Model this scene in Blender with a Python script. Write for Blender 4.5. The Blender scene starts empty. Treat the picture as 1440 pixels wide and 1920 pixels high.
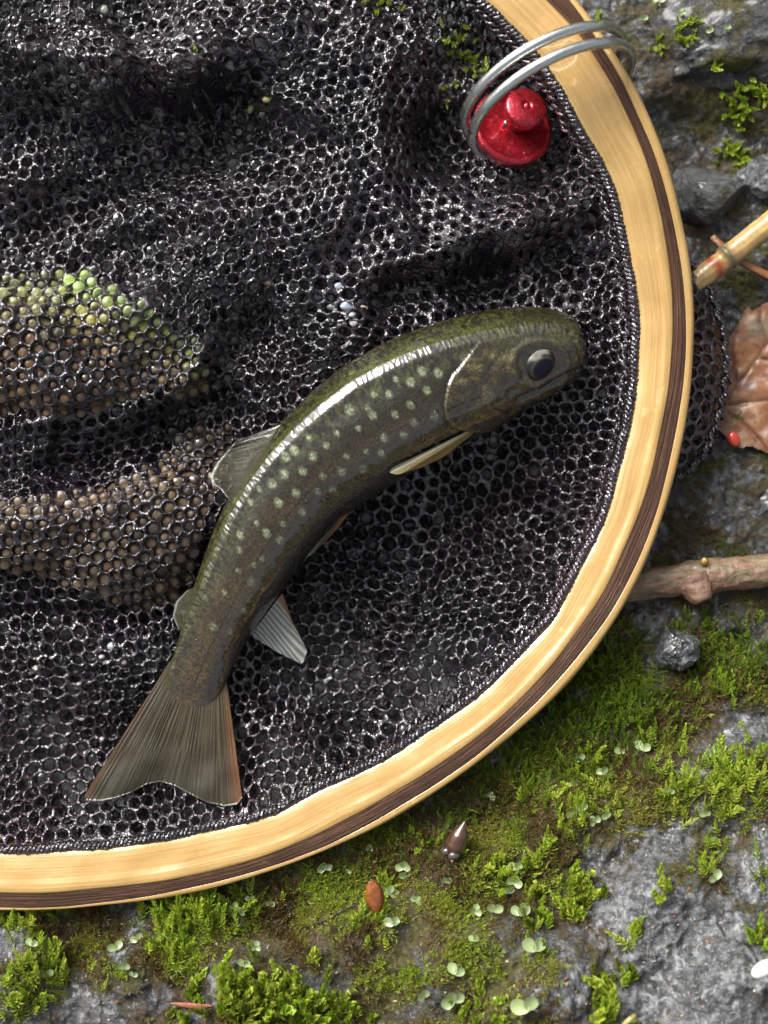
import bpy, math, random
import numpy as np
from mathutils import Vector, Matrix

R = math.radians
random.seed(7)
rng = np.random.default_rng(7)
S = 0.13          # millimetres per photo pixel on the plane z = 0
H = 320.0         # camera height above that plane, millimetres
MM = 0.001

# ------------------------------------------------------------------ camera, sky, sun, exposure
scene = bpy.context.scene
cam = bpy.data.cameras.new("camera")
cam_o = bpy.data.objects.new("camera", cam)
scene.collection.objects.link(cam_o)
cam_o.location = (0, 0, H * MM)
cam.sensor_fit = 'VERTICAL'
cam.sensor_height = 36.0
cam.lens = 36.0 / 2 / (960 * S / H)
cam.clip_start = 0.005
cam.clip_end = 50
cam.dof.use_dof = True
cam.dof.focus_distance = (H + 3) * MM
cam.dof.aperture_fstop = 10.0
scene.camera = cam_o

SUN_DIR = Vector((-0.52, 0.61, 0.58)).normalized()
world = bpy.data.worlds.new("World")
scene.world = world
world.use_nodes = True
wn = world.node_tree
wn.nodes.clear()
sky = wn.nodes.new("ShaderNodeTexSky")
sky.sky_type = 'NISHITA'
sky.sun_disc = False
sky.sun_elevation = math.asin(SUN_DIR.z)
sky.sun_rotation = math.atan2(SUN_DIR.x, SUN_DIR.y)
sky.dust_density = 9.0
hs = wn.nodes.new("ShaderNodeHueSaturation")
hs.inputs['Saturation'].default_value = 0.30
bgn = wn.nodes.new("ShaderNodeBackground")
bgn.inputs['Strength'].default_value = 0.075
out = wn.nodes.new("ShaderNodeOutputWorld")
wn.links.new(sky.outputs[0], hs.inputs['Color'])
wn.links.new(hs.outputs[0], bgn.inputs['Color'])
wn.links.new(bgn.outputs[0], out.inputs['Surface'])

sun = bpy.data.lights.new("sun", 'SUN')
sun.energy = 1.5
sun.angle = R(30)
sun.color = (1.0, 0.99, 0.97)
sun_o = bpy.data.objects.new("sun", sun)
scene.collection.objects.link(sun_o)
sun_o.location = SUN_DIR * 2
sun_o.rotation_euler = (-SUN_DIR).to_track_quat('-Z', 'Y').to_euler()

scene.view_settings.view_transform = 'Standard'
scene.view_settings.look = 'None'
scene.view_settings.gamma = 1
scene.view_settings.exposure = 1.5
scene.cycles.use_denoising = True
scene.cycles.max_bounces = 8
scene.cycles.transparent_max_bounces = 16

# ------------------------------------------------------------------ helpers
def P(px, py, z=0.0):
    """photo position + height above the hoop plane -> point in millimetres"""
    k = S * (H - z) / H
    return np.array([(px - 720) * k, (960 - py) * k, z])

def PX(x, y, z=0.0):
    k = S * (H - z) / H
    return 720 + x / k, 960 - y / k

_perm = np.random.default_rng(3).permutation(256)
_perm = np.concatenate([_perm, _perm, _perm])
_g3 = np.random.default_rng(4).normal(size=(256, 3)); _g3 /= np.linalg.norm(_g3, axis=1)[:, None]
def noise(p, scale=1.0, seed=0):
    """gradient noise, p (...,3), about -1..1"""
    q = np.asarray(p, float) * scale + seed * 17.37 + 500.0
    i = np.floor(q).astype(int); f = q - i
    u = f * f * f * (f * (f * 6 - 15) + 10)
    i &= 255
    res = 0
    for dx in (0, 1):
        for dy in (0, 1):
            for dz in (0, 1):
                h = _perm[_perm[_perm[(i[..., 0] + dx) & 255] + ((i[..., 1] + dy) & 255)] + ((i[..., 2] + dz) & 255)]
                g = _g3[h & 255]
                d = (f - np.array([dx, dy, dz])) * g
                w = (u[..., 0] if dx else 1 - u[..., 0]) * (u[..., 1] if dy else 1 - u[..., 1]) * (u[..., 2] if dz else 1 - u[..., 2])
                res = res + w * d.sum(-1)
    return res * 1.6

def fbm(p, scale=1.0, octv=4, seed=0, gain=0.5):
    a, r = 1.0, 0
    for o in range(octv):
        r = r + a * noise(p, scale * 2 ** o, seed + o)
        a *= gain
    return r

def ridged(p, scale=1.0, octv=4, seed=0):
    a, r = 1.0, 0
    for o in range(octv):
        r = r + a * (1 - 2 * np.abs(noise(p, scale * 2 ** o, seed + o)))
        a *= 0.5
    return r

def xyz(x, y, z=0.0):
    return np.stack(np.broadcast_arrays(np.asarray(x, float), np.asarray(y, float), np.asarray(z, float)), -1)

def sstep(a, b, x):
    t = np.clip((x - a) / (b - a), 0, 1)
    return t * t * (3 - 2 * t)

def resample(pts, n, closed=False):
    pts = np.asarray(pts, float)
    if closed: pts = np.vstack([pts, pts[:1]])
    d = np.r_[0, np.cumsum(np.linalg.norm(np.diff(pts, axis=0), axis=1))]
    t = np.linspace(0, d[-1], n + (1 if closed else 0))
    o = np.stack([np.interp(t, d, pts[:, k]) for k in range(pts.shape[1])], 1)
    return o[:-1] if closed else o

def smooth(pts, it=3, closed=False):
    p = np.array(pts, float)
    for _ in range(it):
        if closed:
            p = (np.roll(p, 1, 0) + 2 * p + np.roll(p, -1, 0)) / 4
        else:
            q = p.copy(); q[1:-1] = (p[:-2] + 2 * p[1:-1] + p[2:]) / 4; p = q
    return p

def in_poly(px, py, poly):
    px = np.asarray(px); py = np.asarray(py)
    c = np.zeros(px.shape, bool)
    n = len(poly)
    for i in range(n):
        x1, y1 = poly[i]; x2, y2 = poly[(i + 1) % n]
        m = ((y1 > py) != (y2 > py)) & (px < (x2 - x1) * (py - y1) / (y2 - y1 + 1e-12) + x1)
        c ^= m
    return c

def poly_dist(px, py, poly):
    """distance to an open polyline and the index of the nearest segment"""
    P0 = np.stack([px, py], -1)[..., None, :]
    a = np.asarray(poly, float)[:-1]; b = np.asarray(poly, float)[1:]
    ab = b - a
    t = np.clip(((P0 - a) * ab).sum(-1) / (ab * ab).sum(-1), 0, 1)
    d = np.linalg.norm(P0 - (a + t[..., None] * ab), axis=-1)
    i = d.argmin(-1)
    return d.min(-1), i

def idw(px, py, ctrl, eps=60.0, pw=2.0):
    ctrl = np.asarray(ctrl, float)
    num = 0; den = 0
    for cx, cy, cz in ctrl:
        w = 1.0 / ((px - cx) ** 2 + (py - cy) ** 2 + eps ** 2) ** pw
        num = num + w * cz; den = den + w
    return num / den

col = scene.collection
def empty(name, loc_mm):
    o = bpy.data.objects.new(name, None)
    o.location = Vector(loc_mm) * MM
    o.empty_display_size = 0.01
    col.objects.link(o)
    return o

def tag(o, label=None, cat=None, group=None, kind=None):
    if label: o['label'] = label
    if cat: o['category'] = cat
    if group: o['group'] = group
    if kind: o['kind'] = kind
    return o

def mesh_data(name, v, faces, mats, smooth_=True, colors=None, uv=None, matidx=None):
    """v in millimetres; faces: list of index arrays (n,3)/(n,4) or python lists"""
    me = bpy.data.meshes.new(name)
    v = np.asarray(v, float) * MM
    if isinstance(faces, np.ndarray): faces = [faces]
    if len(faces) and isinstance(faces[0], np.ndarray) and faces[0].ndim == 2:
        loops = np.concatenate([f.ravel() for f in faces]).astype(np.int32)
        tot = np.concatenate([np.full(len(f), f.shape[1]) for f in faces]).astype(np.int32)
    else:
        loops = np.array([i for f in faces for i in f], np.int32)
        tot = np.array([len(f) for f in faces], np.int32)
    start = np.r_[0, np.cumsum(tot)[:-1]].astype(np.int32)
    me.vertices.add(len(v)); me.vertices.foreach_set('co', v.astype(np.float32).ravel())
    me.loops.add(len(loops)); me.loops.foreach_set('vertex_index', loops)
    me.polygons.add(len(tot)); me.polygons.foreach_set('loop_start', start)
    me.polygons.foreach_set('loop_total', tot)
    me.polygons.foreach_set('use_smooth', np.full(len(tot), bool(smooth_)))
    if matidx is not None: me.polygons.foreach_set('material_index', np.asarray(matidx, np.int32))
    if colors is not None:
        c = np.ones((len(v), 4), np.float32); c[:, :colors.shape[1]] = colors
        a = me.color_attributes.new('Col', 'FLOAT_COLOR', 'POINT'); a.data.foreach_set('color', c.ravel())
    if uv is not None:
        l = me.uv_layers.new(name='UVMap'); l.data.foreach_set('uv', np.asarray(uv, np.float32)[loops].ravel())
    me.update(calc_edges=True); me.validate()
    for m in (mats if isinstance(mats, (list, tuple)) else [mats]): me.materials.append(m)
    return me

def mk(name, v, faces, mat, parent=None, **kw):
    me = mesh_data(name, v, faces, mat, **kw)
    o = bpy.data.objects.new(name, me)
    col.objects.link(o)
    if parent is not None:
        o.parent = parent
        o.matrix_parent_inverse = Matrix.Translation(parent.location).inverted()
    return o

def grid_faces(n, m, wrap_m=False, wrap_n=False, off=0):
    i = np.arange(n if wrap_n else n - 1)[:, None]; j = np.arange(m if wrap_m else m - 1)[None, :]
    i2 = (i + 1) % n; j2 = (j + 1) % m
    return (np.stack(np.broadcast_arrays(i * m + j, i * m + j2, i2 * m + j2, i2 * m + j), -1).reshape(-1, 4) + off)

def tube(path, rad, k=10, closed=False, cap=True, up=(0, 0, 1)):
    """swept round tube; rad scalar or per point. returns verts, list of face arrays"""
    path = np.asarray(path, float); n = len(path)
    rad = np.broadcast_to(np.asarray(rad, float), (n,))
    if closed: tg = np.roll(path, -1, 0) - np.roll(path, 1, 0)
    else: tg = np.gradient(path, axis=0)
    tg /= np.linalg.norm(tg, axis=1)[:, None] + 1e-12
    u = np.zeros((n, 3)); u0 = np.asarray(up, float)
    if abs(np.dot(u0, tg[0])) > 0.95: u0 = np.array([1.0, 0, 0])
    for i in range(n):
        u0 = u0 - np.dot(u0, tg[i]) * tg[i]; u0 /= np.linalg.norm(u0) + 1e-12; u[i] = u0
    w = np.cross(tg, u)
    a = np.linspace(0, 2 * math.pi, k, endpoint=False)
    v = path[:, None, :] + rad[:, None, None] * (np.cos(a)[None, :, None] * u[:, None, :] + np.sin(a)[None, :, None] * w[:, None, :])
    f = [grid_faces(n, k, wrap_m=True, wrap_n=closed)]
    v = v.reshape(-1, 3)
    if cap and not closed:
        v = np.vstack([v, path[:1] , path[-1:]])
        j = np.arange(k)
        f.append(np.stack([np.full(k, n * k), (j + 1) % k, j], 1))
        f.append(np.stack([np.full(k, n * k + 1), (n - 1) * k + j, (n - 1) * k + (j + 1) % k], 1))
    return v, f

def join(parts):
    vs, fs, o = [], [], 0
    for v, f in parts:
        vs.append(v)
        for a in f: fs.append(np.asarray(a) + o)
        o += len(v)
    return np.vstack(vs), fs

# ---- material helper
class N:
    def __init__(s, name):
        s.m = bpy.data.materials.new(name); s.m.use_nodes = True
        s.t = s.m.node_tree; s.t.nodes.clear()
        s.o = s.t.nodes.new('ShaderNodeOutputMaterial')
        s.b = s.t.nodes.new('ShaderNodeBsdfPrincipled')
        s.t.links.new(s.b.outputs[0], s.o.inputs[0])
        s.tc = s.t.nodes.new('ShaderNodeTexCoord')
    def set(s, **kw):
        for k, v in kw.items():
            s.inp(s.b, k.replace('_', ' '), v)
        return s
    def inp(s, n, k, v):
        i = n.inputs[k]
        if isinstance(v, bpy.types.NodeSocket): s.t.links.new(v, i)
        elif isinstance(v, (tuple, list)) and len(v) == 3 and len(i.default_value) == 4: i.default_value = (*v, 1)
        else: i.default_value = v
    def node(s, ty, **kw):
        n = s.t.nodes.new(ty)
        for k, v in kw.items():
            if k.startswith('_'): setattr(n, k[1:], v)
            else: s.inp(n, k.replace('__', ' '), v)
        return n
    def noise(s, scale, detail=4, rough=0.55, vec=None, dist=0.0):
        n = s.node('ShaderNodeTexNoise', Scale=scale, Detail=detail, Roughness=rough, Distortion=dist)
        s.t.links.new(vec if vec is not None else s.tc.outputs['Object'], n.inputs['Vector'])
        return n.outputs['Fac']
    def voro(s, scale, feature='F1', vec=None, outp='Distance', rnd=1.0):
        n = s.node('ShaderNodeTexVoronoi', _feature=feature, Scale=scale, Randomness=rnd)
        s.t.links.new(vec if vec is not None else s.tc.outputs['Object'], n.inputs['Vector'])
        return n.outputs[outp]
    def mapping(s, scale, src='Object', rot=(0, 0, 0)):
        n = s.node('ShaderNodeMapping'); n.inputs['Scale'].default_value = scale; n.inputs['Rotation'].default_value = rot
        s.t.links.new(s.tc.outputs[src], n.inputs['Vector'])
        return n.outputs[0]
    def ramp(s, fac, stops, interp='LINEAR'):
        n = s.t.nodes.new('ShaderNodeValToRGB'); n.color_ramp.interpolation = interp
        e = n.color_ramp.elements
        while len(e) < len(stops): e.new(0.5)
        for el, (p, c) in zip(e, stops):
            el.position = p; el.color = (*c, 1) if len(c) == 3 else c
        s.t.links.new(fac, n.inputs[0])
        return n.outputs[0]
    def f(s, fac, a, b, lo=0.0, hi=1.0):
        n = s.node('ShaderNodeMapRange'); n.inputs[1].default_value = a; n.inputs[2].default_value = b
        n.inputs[3].default_value = lo; n.inputs[4].default_value = hi
        s.t.links.new(fac, n.inputs[0]); return n.outputs[0]
    def mix(s, fac, a, b, mode='MIX'):
        n = s.t.nodes.new('ShaderNodeMix'); n.data_type = 'RGBA'; n.blend_type = mode
        for k, v in ((0, fac), (6, a), (7, b)):
            if isinstance(v, bpy.types.NodeSocket): s.t.links.new(v, n.inputs[k])
            elif isinstance(v, (tuple, list)): n.inputs[k].default_value = (*v, 1)
            else: n.inputs[k].default_value = v
        return n.outputs[2]
    def math(s, op, a, b=0.0):
        n = s.t.nodes.new('ShaderNodeMath'); n.operation = op
        for k, v in ((0, a), (1, b)):
            if isinstance(v, bpy.types.NodeSocket): s.t.links.new(v, n.inputs[k])
            else: n.inputs[k].default_value = v
        return n.outputs[0]
    def attr(s, name='Col'):
        return s.node('ShaderNodeAttribute', _attribute_name=name)
    def bump(s, h, strength=0.5, dist=0.001, prev=None):
        n = s.node('ShaderNodeBump', Strength=strength, Distance=dist)
        s.t.links.new(h, n.inputs['Height'])
        if prev is not None: s.t.links.new(prev, n.inputs['Normal'])
        s.t.links.new(n.outputs[0], s.b.inputs['Normal'])
        return n.outputs[0]

# ------------------------------------------------------------------ materials
def rock_material(name, c1, c2, c3, moss=0.35, wet=0.25, coat=0.3):
    m = N(name)
    n1 = m.noise(70, 9, 0.66); n2 = m.noise(430, 7, 0.7); n3 = m.noise(1500, 3, 0.6); n4 = m.noise(190, 8, 0.72, dist=0.5)
    base = m.ramp(m.math('ADD', m.math('MULTIPLY', n1, 0.5), m.math('MULTIPLY', n4, 0.5)), [(0.36, c1), (0.48, c2), (0.62, c3)])
    pit = m.f(n2, 0.56, 0.44, 0.0, 0.8)
    base = m.mix(pit, base, c1)
    base = m.mix(m.f(n3, 0.56, 0.72, 0.0, 0.6), base, tuple(min(1, x * 1.6) for x in c3))
    base = m.mix(m.f(m.noise(45, 5, 0.6), 0.55, 0.72, 0.0, 0.5), base, (0.085, 0.068, 0.045))
    wpn = m.node('ShaderNodeTexNoise', Scale=120, Detail=5); m.t.links.new(m.tc.outputs['Object'], wpn.inputs['Vector'])
    va = m.node('ShaderNodeVectorMath', _operation='MULTIPLY_ADD'); m.t.links.new(wpn.outputs['Color'], va.inputs[0]); va.inputs[1].default_value = (0.012, 0.012, 0.012)
    m.t.links.new(m.mapping((1.0, 0.55, 1.0), 'Object', (0, 0, 0.55)), va.inputs[2])
    crk = m.voro(75, 'DISTANCE_TO_EDGE', vec=va.outputs[0])
    ck = m.f(crk, 0.0, 0.06, 1.0, 0.0)
    ck = m.math('MULTIPLY', ck, m.f(m.noise(50, 3), 0.45, 0.55))
    base = m.mix(m.math('MULTIPLY', ck, 0.85), base, (0.010, 0.010, 0.010))
    at = m.attr('Col')
    sep = m.node('ShaderNodeSeparateColor'); m.t.links.new(at.outputs['Color'], sep.inputs[0])
    nm = m.noise(140, 8, 0.72); nm2 = m.noise(1100, 5, 0.75)
    mossc = m.ramp(nm2, [(0.28, (0.014, 0.011, 0.005)), (0.44, (0.060, 0.050, 0.014)), (0.58, (0.115, 0.110, 0.022)), (0.72, (0.22, 0.22, 0.05))])
    brown = m.ramp(nm2, [(0.3, (0.016, 0.011, 0.006)), (0.52, (0.075, 0.048, 0.022)), (0.72, (0.17, 0.115, 0.055))])
    mossc = m.mix(m.f(m.noise(65, 4), 0.47, 0.58), mossc, brown)
    msk = m.f(m.math('ADD', m.math('MULTIPLY', sep.outputs[0], 1.0), m.math('MULTIPLY', m.math('SUBTRACT', nm, 0.5), 2.4)), 0.36, 0.60)
    colr = m.mix(msk, base, mossc)
    m.set(Base_Color=colr, Roughness=m.math('ADD', m.f(n2, 0.35, 0.65, wet, wet + 0.35), m.math('MULTIPLY', msk, 0.3)))
    m.inp(m.b, 'Coat Weight', m.math('SUBTRACT', coat, m.math('MULTIPLY', msk, coat))); m.inp(m.b, 'Coat Roughness', 0.15)
    b = m.bump(m.math('MULTIPLY', ck, -1.0), 0.7, 0.002)
    b = m.bump(n4, 0.6, 0.0035, b)
    b = m.bump(n2, 0.9, 0.0014, b)
    m.bump(m.math('ADD', n3, m.math('MULTIPLY', m.math('MULTIPLY', nm2, msk), 3.0)), 0.8, 0.0006, b)
    return m.m

M = {}
M['ground'] = rock_material('ground_rock', (0.026, 0.027, 0.028), (0.130, 0.134, 0.138), (0.315, 0.324, 0.335), wet=0.33, coat=0.25)
M['rock_grey'] = rock_material('grey_stone', (0.045, 0.050, 0.050), (0.120, 0.128, 0.126), (0.165, 0.172, 0.168), wet=0.25, coat=0.5)
M['rock_dark'] = rock_material('dark_stone', (0.012, 0.013, 0.013), (0.055, 0.058, 0.058), (0.170, 0.172, 0.168), wet=0.22)
M['rock_pale'] = rock_material('pale_stone', (0.05, 0.054, 0.058), (0.16, 0.17, 0.178), (0.26, 0.27, 0.285), wet=0.2)

M['rock_wet'] = rock_material('wet_pale_stone', (0.05, 0.054, 0.058), (0.16, 0.17, 0.178), (0.26, 0.27, 0.285), wet=0.1, coat=1.0)

def net_material():
    m = N('wet_black_netting')
    n0 = m.noise(760, 2, 0.5, dist=0.5); n1 = m.noise(1500, 1, 0.5)
    c = m.ramp(m.noise(30, 3), [(0.4, (0.0060, 0.0044, 0.0080)), (0.65, (0.017, 0.0080, 0.0140))])
    m.set(Base_Color=c, Roughness=0.11)
    m.inp(m.b, 'Coat Weight', 1.0); m.inp(m.b, 'Coat Roughness', 0.03); m.inp(m.b, 'Coat IOR', 1.5)
    b = m.bump(n0, 0.9, 0.0010)
    b = m.bump(n1, 0.5, 0.0003, b)
    m.t.links.new(b, m.b.inputs['Coat Normal'])
    return m.m
M['net'] = net_material()

def wood_material(name, c1, c2, c3, grain=1.0, rough=0.28, bump=0.2, coat=1.0):
    m = N(name)
    uvn = m.node('ShaderNodeMapping'); uvn.inputs['Scale'].default_value = (30, 2300 * grain, 1)
    m.t.links.new(m.tc.outputs['UV'], uvn.inputs['Vector'])
    g = m.noise(1.0, 5, 0.6, vec=uvn.outputs[0], dist=0.4)
    uv2 = m.node('ShaderNodeMapping'); uv2.inputs['Scale'].default_value = (55, 420, 1)
    m.t.links.new(m.tc.outputs['UV'], uv2.inputs['Vector'])
    g2 = m.noise(1.0, 3, 0.5, vec=uv2.outputs[0])
    c = m.ramp(m.math('ADD', m.math('MULTIPLY', g, 0.75), m.math('MULTIPLY', g2, 0.25)), [(0.22, c1), (0.5, c2), (0.78, c3)])
    # uneven lacquer and small pale scuffs
    sc = m.f(m.noise(260, 4, 0.6), 0.64, 0.72, 0, 0.45)
    c = m.mix(sc, c, tuple(min(0.9, x * 1.25) for x in c3))
    m.set(Base_Color=c, Roughness=m.f(m.noise(120, 4), 0.3, 0.7, rough - 0.06, rough + 0.16))
    m.inp(m.b, 'Specular IOR Level', 0.5 if rough < 0.4 else 0.15)
    m.inp(m.b, 'Coat Weight', coat); m.inp(m.b, 'Coat Roughness', 0.08)
    b = m.bump(g, bump, 0.0007)
    m.bump(m.noise(70, 3, 0.5), 0.25, 0.003, b)
    return m.m
M['wood'] = wood_material('pale_lacquered_wood', (0.25, 0.135, 0.036), (0.41, 0.252, 0.082), (0.52, 0.360, 0.145), rough=0.2)
M['walnut'] = wood_material('dark_brown_wood', (0.024, 0.011, 0.007), (0.085, 0.042, 0.025), (0.22, 0.12, 0.07), grain=1.2, bump=1.6, coat=0.12, rough=0.42)

m = N('steel_wire')
m.set(Base_Color=(0.58, 0.60, 0.58), Metallic=1.0, Roughness=m.f(m.noise(500, 3), 0.3, 0.7, 0.22, 0.36))
m.bump(m.noise(1500, 2), 0.15, 0.0003); M['steel'] = m.m

m = N('red_anodised_metal')
c = m.ramp(m.noise(900, 5, 0.7), [(0.30, (0.30, 0.010, 0.020)), (0.60, (0.50, 0.024, 0.042)), (0.74, (0.66, 0.30, 0.32))])
m.set(Base_Color=c, Metallic=0.75, Roughness=m.f(m.noise(700, 3), 0.3, 0.7, 0.22, 0.40))
m.inp(m.b, 'Coat Weight', 0.5); m.inp(m.b, 'Coat Roughness', 0.1)
wv = m.node('ShaderNodeTexNoise', Scale=1800, Detail=2); m.t.links.new(m.tc.outputs['Object'], wv.inputs[0])
m.bump(wv.outputs[0], 0.3, 0.0004); M['red'] = m.m

def fish_material():
    m = N('wet_fish_skin')
    at = m.attr('Col')
    uv = m.tc.outputs['UV']
    n = m.noise(900, 4, 0.6)
    sc = m.voro(1.0, 'F1', vec=m.mapping((1700, 1700, 1), 'UV'))
    c = m.mix(m.f(n, 0.3, 0.7, 0.55, 0.0), at.outputs['Color'], (0.008, 0.008, 0.003), 'MIX')
    c = m.mix(m.f(sc, 0.2, 0.75, 0.0, 0.65), c, (0.006, 0.006, 0.003))
    m.set(Base_Color=c, Roughness=0.45)
    m.inp(m.b, 'Specular IOR Level', 0.15)
    m.inp(m.b, 'Coat Weight', 1.0); m.inp(m.b, 'Coat Roughness', 0.03); m.inp(m.b, 'Coat IOR', 1.7)
    b = m.bump(sc, 0.5, 0.00025)
    b2 = m.bump(m.noise(700, 3), 0.10, 0.0006, b)
    cb = m.node('ShaderNodeBump', Strength=0.5, Distance=0.0007)
    m.t.links.new(m.noise(1.0, 2, 0.5, vec=m.mapping((520, 150, 1), 'UV'), dist=0.8), cb.inputs['Height'])
    m.t.links.new(cb.outputs[0], m.b.inputs['Coat Normal'])
    return m.m
M['fish'] = fish_material()

def fin_material(name, alpha=0.75, rough=0.18):
    m = N(name)
    at = m.attr('Col')
    uv = m.mapping((110, 3, 1), 'UV')
    g = m.noise(1.0, 3, 0.6, vec=uv)
    c = m.mix(m.f(g, 0.35, 0.65, 0.55, 0.0), at.outputs['Color'], (0.008, 0.007, 0.003))
    m.set(Base_Color=c, Roughness=0.5, Alpha=alpha)
    m.inp(m.b, 'Specular IOR Level', 0.2)
    m.inp(m.b, 'Coat Weight', 0.8); m.inp(m.b, 'Coat Roughness', 0.06)
    m.bump(g, 0.6, 0.0006)
    return m.m
M['fin'] = fin_material('wet_fin_membrane', 0.93)
M['fin_clear'] = fin_material('clear_fin_membrane', 0.5, 0.1)

m = N('eye_silver')
c = m.attr('Col').outputs['Color']
m.set(Base_Color=c, Roughness=0.5); m.inp(m.b, 'Specular IOR Level', 0.1)
m.inp(m.b, 'Coat Weight', 0.35); m.inp(m.b, 'Coat Roughness', 0.05); m.bump(m.noise(1500, 3), 0.2, 0.0003); M['eye'] = m.m

def leaf_material(name, rough=0.3, coat=0.5, sub=0.0, var=0.5):
    m = N(name)
    at = m.attr('Col')
    n = m.noise(700, 4, 0.6)
    c = m.mix(m.f(n, 0.3, 0.75, 0.0, var), at.outputs['Color'], (0.02, 0.012, 0.004), 'MULTIPLY')
    m.set(Base_Color=c, Roughness=rough)
    m.inp(m.b, 'Coat Weight', coat); m.inp(m.b, 'Coat Roughness', 0.08)
    if sub:
        tr = m.node('ShaderNodeBsdfTranslucent'); m.t.links.new(c, tr.inputs['Color'])
        mx = m.node('ShaderNodeMixShader'); mx.inputs[0].default_value = sub
        m.t.links.new(m.b.outputs[0], mx.inputs[1]); m.t.links.new(tr.outputs[0], mx.inputs[2])
        m.t.links.new(mx.outputs[0], m.o.inputs[0])
    m.bump(n, 0.3, 0.0005)
    return m.m
M['dead_leaf'] = leaf_material('wet_brown_leaf', 0.45, 0.14)
M['moss'] = leaf_material('moss_green', 0.38, 0.15, 0.35, 0.0)
M['sprout'] = leaf_material('sprout_green', 0.3, 0.3, 0.35, 0.0)

m = N('water')
gl = m.node('ShaderNodeBsdfGlossy'); gl.inputs['Roughness'].default_value = 0.03
tr = m.node('ShaderNodeBsdfTransparent')
fr = m.node('ShaderNodeFresnel'); fr.inputs['IOR'].default_value = 1.45
mx = m.node('ShaderNodeMixShader')
m.t.links.new(fr.outputs[0], mx.inputs[0]); m.t.links.new(tr.outputs[0], mx.inputs[1]); m.t.links.new(gl.outputs[0], mx.inputs[2])
m.t.links.new(mx.outputs[0], m.o.inputs[0]); M['water'] = m.m

def attr_material(name, rough=0.4, coat=0.3, bscale=900, bstr=0.4, metal=0.0):
    m = N(name)
    m.set(Base_Color=m.mix(m.f(m.noise(bscale * 0.6, 5, 0.6), 0.3, 0.7, 0.0, 0.5), m.attr('Col').outputs['Color'], (0.03, 0.02, 0.01)), Roughness=rough, Metallic=metal)
    m.inp(m.b, 'Coat Weight', coat); m.inp(m.b, 'Coat Roughness', 0.1)
    m.bump(m.noise(bscale, 5, 0.6), bstr, 0.0008)
    return m.m
M['bark'] = attr_material('twig_bark', 0.5, 0.25, 700, 0.8)
M['bamboo'] = attr_material('bamboo_skin', 0.35, 0.5, 500, 0.25)
M['debris'] = attr_material('wet_debris', 0.3, 0.5, 900, 0.4)
M['shell'] = attr_material('glossy_shell', 0.15, 0.8, 400, 0.1)

# ------------------------------------------------------------------ hoop outline (traced edges, photo pixels)
EC = (-50.0, 620.0)
E_in = [(912,0),(1010,97),(1050,157),(1095,240),(1143,322),(1160,365),(1172,420),(1183,480),(1197,555),(1202,605),(1196,705),(1190,780),(1172,845),(1157,905),(1143,962),(1110,1030),(1080,1085),(1037,1168),(992,1212),(890,1315),(810,1367),(720,1428),(600,1482),(505,1533),(400,1557),(280,1582),(125,1597),(0,1601)]
E_di = [(1025,0),(1070,45),(1100,80),(1135,135),(1170,200),(1200,265),(1220,325),(1240,400),(1253,477),(1262,555),(1262,630),(1255,730),(1240,805),(1220,905),(1200,966),(1171,1033),(1140,1105),(1085,1185),(1020,1270),(945,1345),(845,1422),(720,1500),(600,1565),(500,1607),(350,1647),(200,1667),(0,1677)]
E_do = [(1072,0),(1120,75),(1155,125),(1190,200),(1225,280),(1250,360),(1270,450),(1279,500),(1287,605),(1285,690),(1270,790),(1245,895),(1225,970),(1193,1048),(1150,1135),(1110,1190),(1040,1275),(960,1355),(860,1437),(740,1512),(600,1587),(500,1622),(350,1662),(200,1687),(0,1698)]
E_out = [(1092,0),(1140,65),(1170,115),(1200,160),(1235,240),(1260,310),(1280,390),(1294,455),(1304,525),(1308,575),(1305,645),(1302,720),(1290,800),(1270,895),(1247,970),(1220,1045),(1185,1120),(1135,1200),(1070,1285),(995,1355),(895,1435),(795,1505),(720,1550),(625,1592),(500,1640),(375,1677),(200,1700),(0,1711)]
AXY = {'in': (1251., 982.), 'di': (1312., 1057.), 'do': (1337., 1078.), 'out': (1358., 1091.)}
NST = 420
def edge_polar(pts, ax):
    pts = np.asarray(pts, float)
    a = np.arctan2(pts[:, 1] - EC[1], pts[:, 0] - EC[0]); r = np.hypot(pts[:, 1] - EC[1], pts[:, 0] - EC[0])
    th = np.linspace(-math.pi, math.pi, NST, endpoint=False)
    re = 1 / np.sqrt((np.cos(th) / ax[0]) ** 2 + (np.sin(th) / ax[1]) ** 2)
    o = np.argsort(a); a = a[o]; r = r[o]
    ri = np.interp(th, a, r)
    # fade from the traced range into the full ellipse outside the picture
    e0 = 1 / np.sqrt((np.cos(a[0]) / ax[0]) ** 2 + (np.sin(a[0]) / ax[1]) ** 2)
    e1 = 1 / np.sqrt((np.cos(a[-1]) / ax[0]) ** 2 + (np.sin(a[-1]) / ax[1]) ** 2)
    rr = ri.copy()
    lo = th < a[0]; hi = th > a[-1]
    rr[lo] = re[lo] + (r[0] - e0) * np.exp(-(a[0] - th[lo]) / 0.5)
    rr[hi] = re[hi] + (r[-1] - e1) * np.exp(-(th[hi] - a[-1]) / 0.5)
    rs = rr.copy()
    for _ in range(2): rs = (np.roll(rs, 1) + 2 * rs + np.roll(rs, -1)) / 4
    return th, rs
TH, r_in = edge_polar(E_in, AXY['in'])
_, r_di = edge_polar(E_di, AXY['di'])
_, r_do = edge_polar(E_do, AXY['do'])
_, r_out = edge_polar(E_out, AXY['out'])
for _ in range(4):
    r_di = (np.roll(r_di, 1) + 2 * r_di + np.roll(r_di, -1)) / 4
    r_do = (np.roll(r_do, 1) + 2 * r_do + np.roll(r_do, -1)) / 4
    r_out = (np.roll(r_out, 1) + 2 * r_out + np.roll(r_out, -1)) / 4
low_ = sstep(0.0, 0.35, TH) * sstep(2.2, 1.6, TH)
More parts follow.
